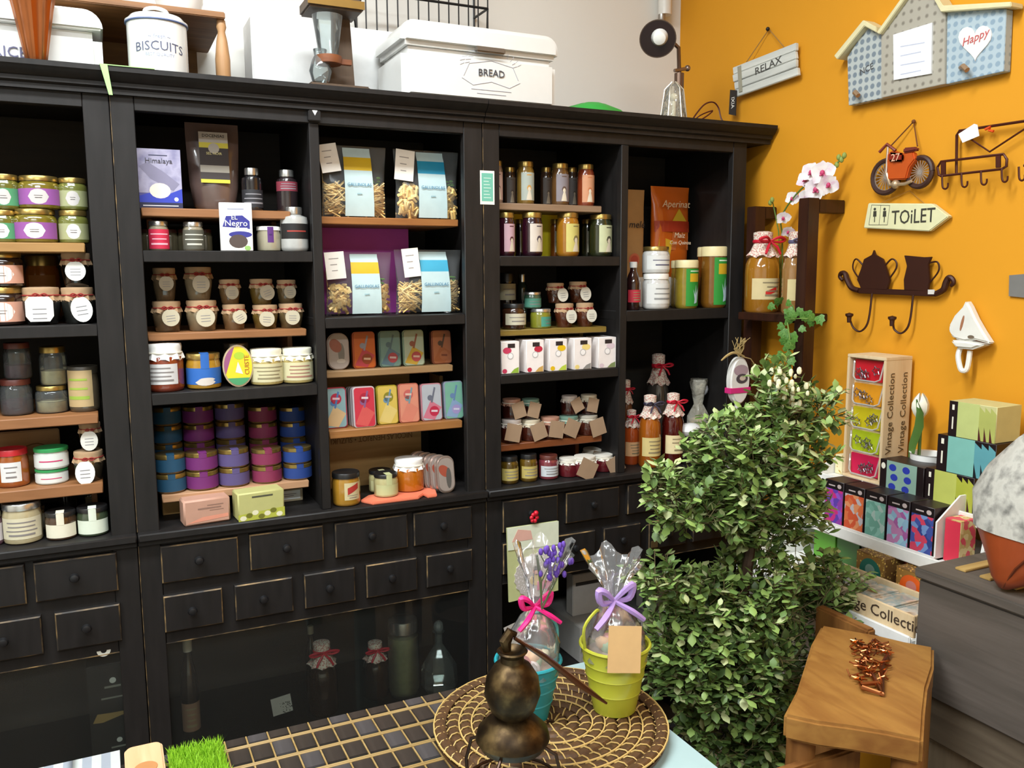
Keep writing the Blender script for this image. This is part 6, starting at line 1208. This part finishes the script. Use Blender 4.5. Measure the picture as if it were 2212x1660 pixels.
# ------------------------------------------------------------------ table in the foreground
T = thing('blue_table', 'pale blue wooden table in the foreground', 'table', (.2, -1.1, 0))
PB = M('9db4b4', .5, var=.05)
b = MB(); b.box(-.75, .612, -.5, .472, .715, .744); b.build('table_top', PB, T, .003)
b = MB(); b.box(-.7, .56, -.45, .42, .63, .715); b.build('apron', PB, T, .002)
for x in (-.68, .54):
    for y in (-.43, .40):
        b = MB(); b.box(x-.03, x+.03, y-.03, y+.03, 0, .63); b.build('leg', PB, T, .003)
T = thing('slat_mat', 'dark block mat bound with pale cane strips on the blue table', 'mat', (.0, -.63, .7443))
px_, py_ = .0336, .0565; TLm = wood('3a322c', '241e1a', 1, .4); TL2 = wood('4c4848', '343030', 1, .4); CAN = wood('a48a5a', '866a38')
b = MB(); b.box(.002, px_-.002, .003, py_-.009, 0, .006); t1 = b.build('tile', TLm, None, .001); t2 = t1.data.copy(); t2.materials[0] = TL2; me1 = t1.data; bpy.data.objects.remove(t1)
for j in range(6):
    for i in range(21):
        o = bpy.data.objects.new('tile', me1 if (i*7+j*5) % 4 else t2); col.objects.link(o); o.parent = T; o.location = (-.10+px_*i, .031-py_*(j+1), 0)
        if j == 0: o.scale = (1, .5, 1); o.location.y = -.025
for j in range(6):
    for dy in (0, .0045):
        b = MB(); b.box(-.10, .606, -.029-py_*j-dy-.0035, -.029-py_*j-dy, .001, .0075); b.build('cane_strip', CAN, T, .001, seg=1)
for i in range(22):
    b = MB(); b.box(-.10+px_*i-.0012, -.10+px_*i+.0012, -.30, -.001, .002, .0058); b.build('cane_binding', CAN, T)
# round wicker tray
T = thing('wicker_tray', 'round dark wicker tray bound with pale cane stitches', 'tray', (.627, -.828, .7522))
WK = wood('5a3c1c', '3a2410', 0, .6, 40, 1); CN = M('c0a060', .6)
b = MB(); b.lathe([(0, .0), (.19, .0), (.19, .004), (0, .004)], 48); b.build('base_disc', WK, T)
for k in range(9):
    r_ = .018+.0205*k; z = .008+(.004 if k == 8 else 0); b = MB(); b.tube([(r_*math.cos(2*PI*i/48), r_*math.sin(2*PI*i/48), z) for i in range(49)], [.0098]*49, 7, False)
    for v in range(len(b.V)): x, y, zz = b.V[v]; b.V[v] = (x, y, .008+(zz-.008)*.62)
    b.build('wicker_coil', WK, T)
    b = MB(); n = max(8, int(2*PI*r_/.021))
    for i in range(n):
        a = 2*PI*(i+.5*(k % 2))/n
        def rp(rr, zz, aa): return (rr*math.cos(aa), rr*math.sin(aa), zz)
        b.tube([rp(r_-.0105, .010, a), rp(r_-.004, .0152, a+.012/r_*.25), rp(r_+.005, .0152, a+.012/r_*.55), rp(r_+.0105, .010, a+.012/r_*.8)], .0012, 4)
    o = b.build('cane_stitching', CN, T); o['kind'] = 'stuff'
    if k in (2, 3, 5, 6, 8): b = MB(); b.tube([((r_+.0102)*math.cos(2*PI*i/48), (r_+.0102)*math.sin(2*PI*i/48), .0128) for i in range(49)], .0015, 5, False); b.build('cane_ring', CN, T)
ZW = .7672
def bucket(x, y, c, label, R=.058, H=.115, bottom=.62):
    T = thing('bucket', label, 'bucket', (x, y, ZW)); m_ = M(c, .35, 0, .2, .05); r0 = R*bottom
    rr = lambda t: r0+(R-r0)*t
    b = MB(); b.lathe([(0, .004), (r0*.97, .004), (r0*.97, 0), (r0, 0), (rr(.3), H*.3), (rr(.31)+.0015, H*.31), (rr(.33), H*.33), (rr(.55), H*.55), (rr(.56)+.0015, H*.56), (rr(.58), H*.58), (rr(.74), H*.74), (rr(.75)+.0015, H*.75), (rr(.77), H*.77), (R, H), (R*.97, H), (r0*.96, .006), (0, .006)], 36); b.build('pail', m_, T)
    b = MB(); b.tube([(R*math.cos(2*PI*i/36), R*math.sin(2*PI*i/36), H) for i in range(37)], .003, 6, False); b.build('rim', m_, T)
    return T, R, H
def sweets(T, R, H, n=16, seed=1):
    rnd = random.Random(seed); cols = ['d8a0a0', 'd8d0b0', 'a8c8a0', 'e0b890', 'e8e0e0', 'd07880']
    for i in range(n):
        a = rnd.uniform(0, 6.28); r_ = R*rnd.uniform(.1, .72); b = MB(); b.ball((0, 0, 0), .014, 1.2, .9, .8, 8, 5)
        b.build('sweet', M(cols[i % 6], .5), T, loc=(r_*math.cos(a), r_*math.sin(a), H*.86+rnd.uniform(0, .03)*(1-r_/R)), rot=(rnd.uniform(0, 3), rnd.uniform(0, 3), a))
    b = MB(); b.lathe([(0, H*.4), (R*.7, H*.4), (R*.88, H*.85), (0, H*.87)], 20); b.build('filling', M('d0b8a8', .7), T)
def cello(T, R, z0, z1, zt, lean=(0, 0), wide=.05):
    def ruf(a, j): return (1+(.12 if j > 3 else .06)*math.cos(9*a+j), (.012*math.sin(5*a) if j > 5 else 0))
    b = MB(); b.lathe([(R*.93, z0), (R*.85, z0+(z1-z0)*.4), (R*.45, z0+(z1-z0)*.85), (.008, z1), (.012, z1+.008), (wide*.55, z1+(zt-z1)*.5), (wide*1.1, zt)], 36, ruf=ruf)
    for i, (x, y, z) in enumerate(b.V):
        t = max(0, (z-z0)/(zt-z0)); b.V[i] = (x+lean[0]*t, y+lean[1]*t, z)
    b.F = b.F[:-2]; b.I = b.I[:-2]; b.build('cellophane_wrap', clear('f6f4f2', .1, .1, 18), T)
def bow(T, c, z, m_, s=.02, lean=0):
    b = MB(); b.ball((lean, -.008, z), s*.28, 1, .8, 1)
    for sg in (-1, 1):
        b.stube([(lean, -.008, z), (lean+sg*s*.9, -.014, z+s*.9), (lean+sg*s*1.5, -.014, z+s*1.1), (lean+sg*s*1.2, -.012, z+s*.1), (lean, -.008, z)], [s*.14, s*.26, s*.3, s*.26, s*.14], 6)
        b.stube([(lean, -.01, z), (lean+sg*s*1.1, -.025, z-s*.7), (lean+sg*s*2.1, -.028, z-s*1.5)], [s*.16, s*.26, s*.2], 6)
    b.build('ribbon_bow', m_, T)
T, R, H = bucket(.742, -.842, 'a8a830', 'yellow green pail of sweets in cellophane with a lilac bow')
sweets(T, R, H, 18, 3); cello(T, R, H*.82, H+.075, H+.15, (-.006, 0), .044); bow(T, 0, H+.077, M('a88ac8', .4), .022, -.008)
b = MB(); b.stube([(-R, 0, H), (-R-.004, -.004, H+.04), (-R+.02, .0, H+.062), (-R+.035, .01, H+.055)], .0028, 6); b.build('pail_handle', M('a8a830', .35), T)
b = MB(); b.box(-.027, .027, 0, .001, -.075, 0); b.build('kraft_tag', M('c09a68', .8), T, loc=(-.014, -.052, H+.052), rot=(-.16, .06, -.35))
T, R, H = bucket(.600, -.80, '1f8a94', 'teal pail of sweets in cellophane with a pink bow', .054, .098)
sweets(T, R, H, 18, 8); cello(T, R, H*.82, H+.088, H+.185, (.03, 0), .044); bow(T, 0, H+.092, M('d81c74', .4), .018, .008)
b = MB(); b.stube([(R*.96, .0, H), (R*.9, -.01, H+.05), (R*.5, -.01, H+.075), (R*.2, 0, H+.078)], .0026, 6); b.build('pail_handle', M('5aa8a8', .4), T)
rnd = random.Random(4); b = MB()
for i in range(7): b.tube([(.015, -.02, H+.09), (.02+rnd.uniform(-.02, .02), -.03, H+.14), (.025+rnd.uniform(-.03, .04), -.03, H+.175+rnd.uniform(0, .03))], .001, 4)
b.build('lavender_stem', M('5a6a48', .7), T)
b = MB()
for i in range(36): b.ball((.03+rnd.gauss(0, .012), -.031, H+.165+rnd.uniform(-.02, .035)), .004, 1, 1, 1.6, 6, 4)
b.build('lavender_flower', M('5a3a9a', .7), T)
b = MB(); b.lathe([(.0, .0), (.017, 0), (.019, .06), (.0, .06)], 20); T = tag(b.build('blue_cup', M('5ab0dc', .4), None, loc=(.548, -.83, ZW)), 'small pale blue cup half hidden behind the bronze burner', 'cup')
# bronze oil burner
T = thing('oil_burner', 'bronze gourd-shaped oil burner on thin wire legs with a long spoon', 'oil burner', (.49, -.97, .7672))
BR = multi(['1c130c', '3a2c1a', '6a5636'], 34, .32, 'noise'); BR.node_tree.nodes['Principled BSDF'].inputs['Metallic'].default_value = .85; BR.node_tree.nodes['Principled BSDF'].inputs['Roughness'].default_value = .42
z = .058
b = MB(); b.lathe([(.0, z), (.03, z), (.046, z+.006), (.053, z+.018), (.050, z+.03), (.036, z+.044), (.024, z+.052), (0, z+.052)], 36); b.build('lower_bowl', BR, T)
b = MB(); b.lathe([(.0, z+.05), (.022, z+.05), (.032, z+.062), (.040, z+.085), (.037, z+.108), (.026, z+.126), (.017, z+.132), (.0165, z+.14), (.022, z+.147), (.020, z+.149), (.013, z+.142), (0, z+.14)], 36); b.build('gourd', BR, T)
b = MB(); b.tube([(-.006, .004, z+.146), (-.008, .006, z+.16), (0, .006, z+.172), (.008, .004, z+.168)], [.006, .009, .008, .004], 8); b.build('cap_ring', BR, T)
b = MB(); e = atY(1310, 1520, -.93)-T.location; s0 = Vector((.004, .0, z+.165)); b.tube([tuple(s0), tuple(s0.lerp(e, .3)+Vector((0, 0, .004))), tuple(s0.lerp(e, .7)), tuple(e)], [.0026, .0045, .0055, .002], 8); b.build('spoon', M('7a5440', .28, .9), T)
for k in range(4):
    a = PI/4+PI/2*k; b = MB(); b.tube([(.046*math.cos(a), .046*math.sin(a), z+.012), (.064*math.cos(a), .064*math.sin(a), z+.004), (.072*math.cos(a), .072*math.sin(a), .03), (.070*math.cos(a), .070*math.sin(a), 0)], .0026, 7); b.build('leg', M('3a2a20', .35, .8), T)
b = MB(); b.tube([(.07*math.cos(2*PI*i/24), .07*math.sin(2*PI*i/24), .004) for i in range(25)], .0022, 6, False); b.build('foot_ring', M('3a2a20', .35, .8), T)
b = MB(); b.lathe([(0, .004), (.02, .004), (.02, .018), (0, .018)], 18); b.build('tealight', M('d8d4d0', .4), T)
# things at the left corner of the table
T = thing('grass_square', 'square of bright green artificial turf on the table corner', 'turf', (.088, -.715, .7525))
b = MB(); b.box(-.038, .038, -.06, .05, 0, .016); b.build('turf_backing', M('4a7a18', .8), T)
b = MB(); rnd = random.Random(2)
for i in range(2600):
    x, y = rnd.uniform(-.039, .039), rnd.uniform(-.061, .051); a = rnd.uniform(0, 6.28); dx, dy = rnd.gauss(0, .004), rnd.gauss(0, .004); h = rnd.uniform(.010, .016); b.mi = i % 2
    b.add([(x-.001*math.cos(a), y-.001*math.sin(a), .0155), (x+.001*math.cos(a), y+.001*math.sin(a), .0155), (x+dx, y+dy, .0155+h)], [(0, 1, 2)])
b.build('turf_blades', [M('88bc20', .6), M('9ed030', .6)], T, smooth=False)['kind'] = 'stuff'
T = thing('cutting_board', 'small pale wooden board with rounded corners beside the green turf', 'board', (.017, -.70, .7525))
b = MB(); b.prismz(rrect(-.028, .026, -.1, .062, .012), .0, .028); b.build('board_body', wood('d8b088', 'c49468', 1, .5), T, .003)
b = MB(); b.lathe([(.011, .0), (.016, .0), (.016, .0008), (.011, .0008)], 20, (0, -.01, .0281)); b.build('burnt_mark', M('a87444', .7), T)
T = thing('striped_cloth', 'grey and white striped folded cloth at the left end of the table', 'cloth', (-.075, -.70, .7525))
b = MB(); N_ = 10
for i in range(N_): b.mi = i % 2; b.box(-.07+.0128*i, -.07+.0128*(i+1), -.1, .066, 0, .024)
b.build('folded_cloth', [M('868c94', .85), M('a8aca8', .85)], T)
# hanging pad and things on the lower shelves
T = thing('paper_bag_card', 'pale green paper pad with a white doily hanging from a drawer knob', 'card', tuple(atY(1150, 1300, -.038)))
p_ = T.location; ql = lambda pts: [(v.x-p_.x, v.z-p_.z) for v in (atY(x, y, -.038) for x, y in pts)]
b = MB(); b.prism(ql([(1100, 1302), (1206, 1276), (1205, 1126), (1095, 1142)]), 0, .005); b.build('pad', M('b8bc84', .7), T)
b = MB(); b.prism(ql([(1097, 1190), (1206, 1176), (1206, 1126), (1095, 1142)]), -.002, 0); b.build('header_card', M('d8dcc4', .6), T)
b = MB(); b.prism(ql([(1105+0, 1172), (1150, 1165), (1146, 1146), (1118, 1144)]), -.0024, -.002); b.build('header_drawing', M('d8a898', .6), T)
b = MB(); c = ql([(1155, 1243)])[0]
pts = [(c[0]+(.058+.004*(i % 2))*math.cos(2*PI*i/40), c[1]+(.058+.004*(i % 2))*math.sin(2*PI*i/40)*1.0) for i in range(40)]
pts = [(min(x, ql([(1203, 1240)])[0][0]), z) for x, z in pts]; b.prism(pts, -.0024, 0); b.build('doily', spots('d8d0d0', 'b8b0a8', 160, .3), T)
b = MB(); b.m(0).prism(ell(c[0]+.006, c[1]+.012, .013, .012), -.0034, -.0024); b.m(1).prism([(c[0]-.006, c[1]+.014), (c[0]+.018, c[1]+.014), (c[0]+.014, c[1]+.026), (c[0]-.002, c[1]+.026)], -.0038, -.0034); b.m(2).prism(ell(c[0]+.006, c[1]-.012, .022, .016), -.0034, -.0024); b.build('figure_print', [M('d89a84', .6), M('2a1410', .6), M('d0b468', .6)], T, smooth=False)
b = MB(); q = ql([(1176, 1262)])[0]; b.box(q[0]-.024, q[0]+.024, -.0045, -.0034, q[1]-.012, q[1]+.012); b.build('pink_tag', M('c85a80', .6), T)
b = MB(); q = ql([(1152, 1118)])[0]
for a in range(6): b.ball((q[0]+.008*math.cos(a), -.006, q[1]+.009*math.sin(a)), .006, 1, .8, 1, 8, 5)
b.ball((q[0]+.004, -.008, q[1]+.013), .007); b.build('red_berry_clip', M('c8142c', .4), T)
def low_bottle(x0, x1, yt, Y, label, liq, **k): return bottle(x0, x1, yt, .3603, Y, label, liq, **k)
low_bottle(664, 728, 1386, .12, 'dark bottle with red bow and floral cap on the lower shelf', '2a1c14', rib=True, name='liqueur_bottle')
low_bottle(784, 838, 1386, .14, 'second red-bowed bottle with floral cap on the lower shelf', '2a1a12', rib=True, name='liqueur_bottle')
low_bottle(386, 424, 1378, .10, 'slender wine bottle with white neck bands behind the lower glass', '1c1410', cap='d8d4c8', lb='8a6a54', name='wine_bottle')
low_bottle(658, 684, 1352, .24, 'thin bottle with a pale cap at the back of the lower shelf', '1a1814', cap='c8c8b8', name='wine_bottle')
jar(836, 905, 1336, .3603, .12, 'glass storage jar half full of pale stones on the lower shelf', 'a8a06c', 'silver', None, 'storage_jar', fillh=.78)
X, R, H = fit(908, 988, 1342, .3603, .10)
T = thing('glass_decanter', 'clear faceted glass decanter with stopper on the lower shelf', 'decanter', (X, .1, .3603))
b = MB(); b.lathe([(0, 0), (R*.8, 0), (R, H*.08), (R*.95, H*.35), (R*.5, H*.55), (R*.22, H*.66), (R*.22, H*.82), (R*.34, H*.85)], 10); b.build('decanter_body', clear('e0e6e2', .12, .03), T, ang=.2)
b = MB(); b.ball((0, 0, H*.92), R*.28, 1, 1, 1.2, 8, 6); b.build('stopper', clear('e8ecea', .2, .02), T, ang=.2)
T = thing('pattern_card', 'small white card with a speckled corner behind the lower glass', 'card', tuple(atY(612, 1542, .03)))
b = MB(); b.box(-.024, .024, 0, .0015, 0, .045); b.m(1).box(-.004, .024, -.0005, 0, 0, .028); b.build('card', [M('b8b4ac', .6), spots('2a2a28', 'b8b4ac', 240, .35)], T, rot=(0, -.12, 0), smooth=False)
b = MB(); b.box(-.002, .002, .0015, .02, -.0, .02); b.build('card_prop', M('8a8880', .6), T)
rbx = thing('gift_carton', 'black carton with white emblem and gold torn stripe in the left cabinet', 'box', (-.036, .05, .3603))
b = MB(); b.box(-.046, .046, 0, .09, 0, .265); b.build('carton', M('1c1b1b', .45), rbx, .002)
b = MB(); PG(b, 0, ell(.006, .225, .007, .007)); Q(b, 1, -.012, .022, .208, .213); Q(b, 1, -.02, .025, .182, .186); PG(b, 2, [(-.04, .13), (-.02, .128), (.02, .138), (.044, .142), (.044, .147), (0, .148), (-.03, .15)]); PG(b, 0, ell(.012, .08, .006, .006)); Q(b, 1, -.006, .026, .062, .066); b.build('front_print', [M('d8d8d0', .5), M('8a8a80', .5), M('a08450', .5)], rbx, smooth=False, loc=(0, -.0004, 0))
T = thing('round_sticker', 'half-round white sticker on the left cabinet drawer frame', 'sticker', tuple(atY(224, 1406, .0012)))
b = MB(); n = 14; PG(b, 0, [(.014*math.cos(PI+PI*i/n), .014*math.sin(PI+PI*i/n)) for i in range(n+1)]+[(.006*math.cos(2*PI-PI*i/n), .006*math.sin(2*PI-PI*i/n)) for i in range(n+1)]); b.build('sticker', M('c8c8bc', .5), T, smooth=False)
for x0, x1, z0, z1, y0, y1, c, l, nm in ((1.20, 1.42, .3603, .47, .06, .30, '9a9894', 'grey flat carton on the lower shelf under the yellow pail wrap', 'carton'), (1.22, 1.36, .4705, .60, .14, .18, 'b8b6b2', 'pale grey panel standing on the grey flat carton', 'panel'), (1.45, 1.62, .3603, .455, .06, .28, '8a8a86', 'darker grey carton on the lower shelf behind the topiary', 'carton'), (1.46, 1.58, .456, .56, .12, .16, 'a8a6a0', 'grey folder standing behind the topiary on the lower shelf', 'folder')):
    T = thing(nm, l, nm, ((x0+x1)/2, y0, z0)); b = MB(); b.box(-(x1-x0)/2, (x1-x0)/2, 0, y1-y0, 0, z1-z0); b.build('body', M(c, .6), T, .002); b = MB(); b.box(-(x1-x0)/2+.01, (x1-x0)/2-.01, -.0008, 0, (z1-z0)*.72, (z1-z0)*.8); b.build('dark_strip', INK, T)
jar(1388, 1420, 1262, .4705, .1, 'silver-lidded green jar on the grey flat carton', '4a5a40', 'silver', None, 'preserve_jar')
T = thing('paper_note', 'small handwritten price note leaning on the lower shelf front', 'note', tuple(atY(1116, 1392, -.03)))
b = MB(); b.box(-.024, .024, 0, .001, 0, .06); b.m(1)
for i in range(3): b.box(-.014, .014, -.0004, 0, .018+.013*i, .021+.013*i)
b.build('note_paper', [M('b4aca4', .7), INK], T, rot=(0, -.25, 0), smooth=False)
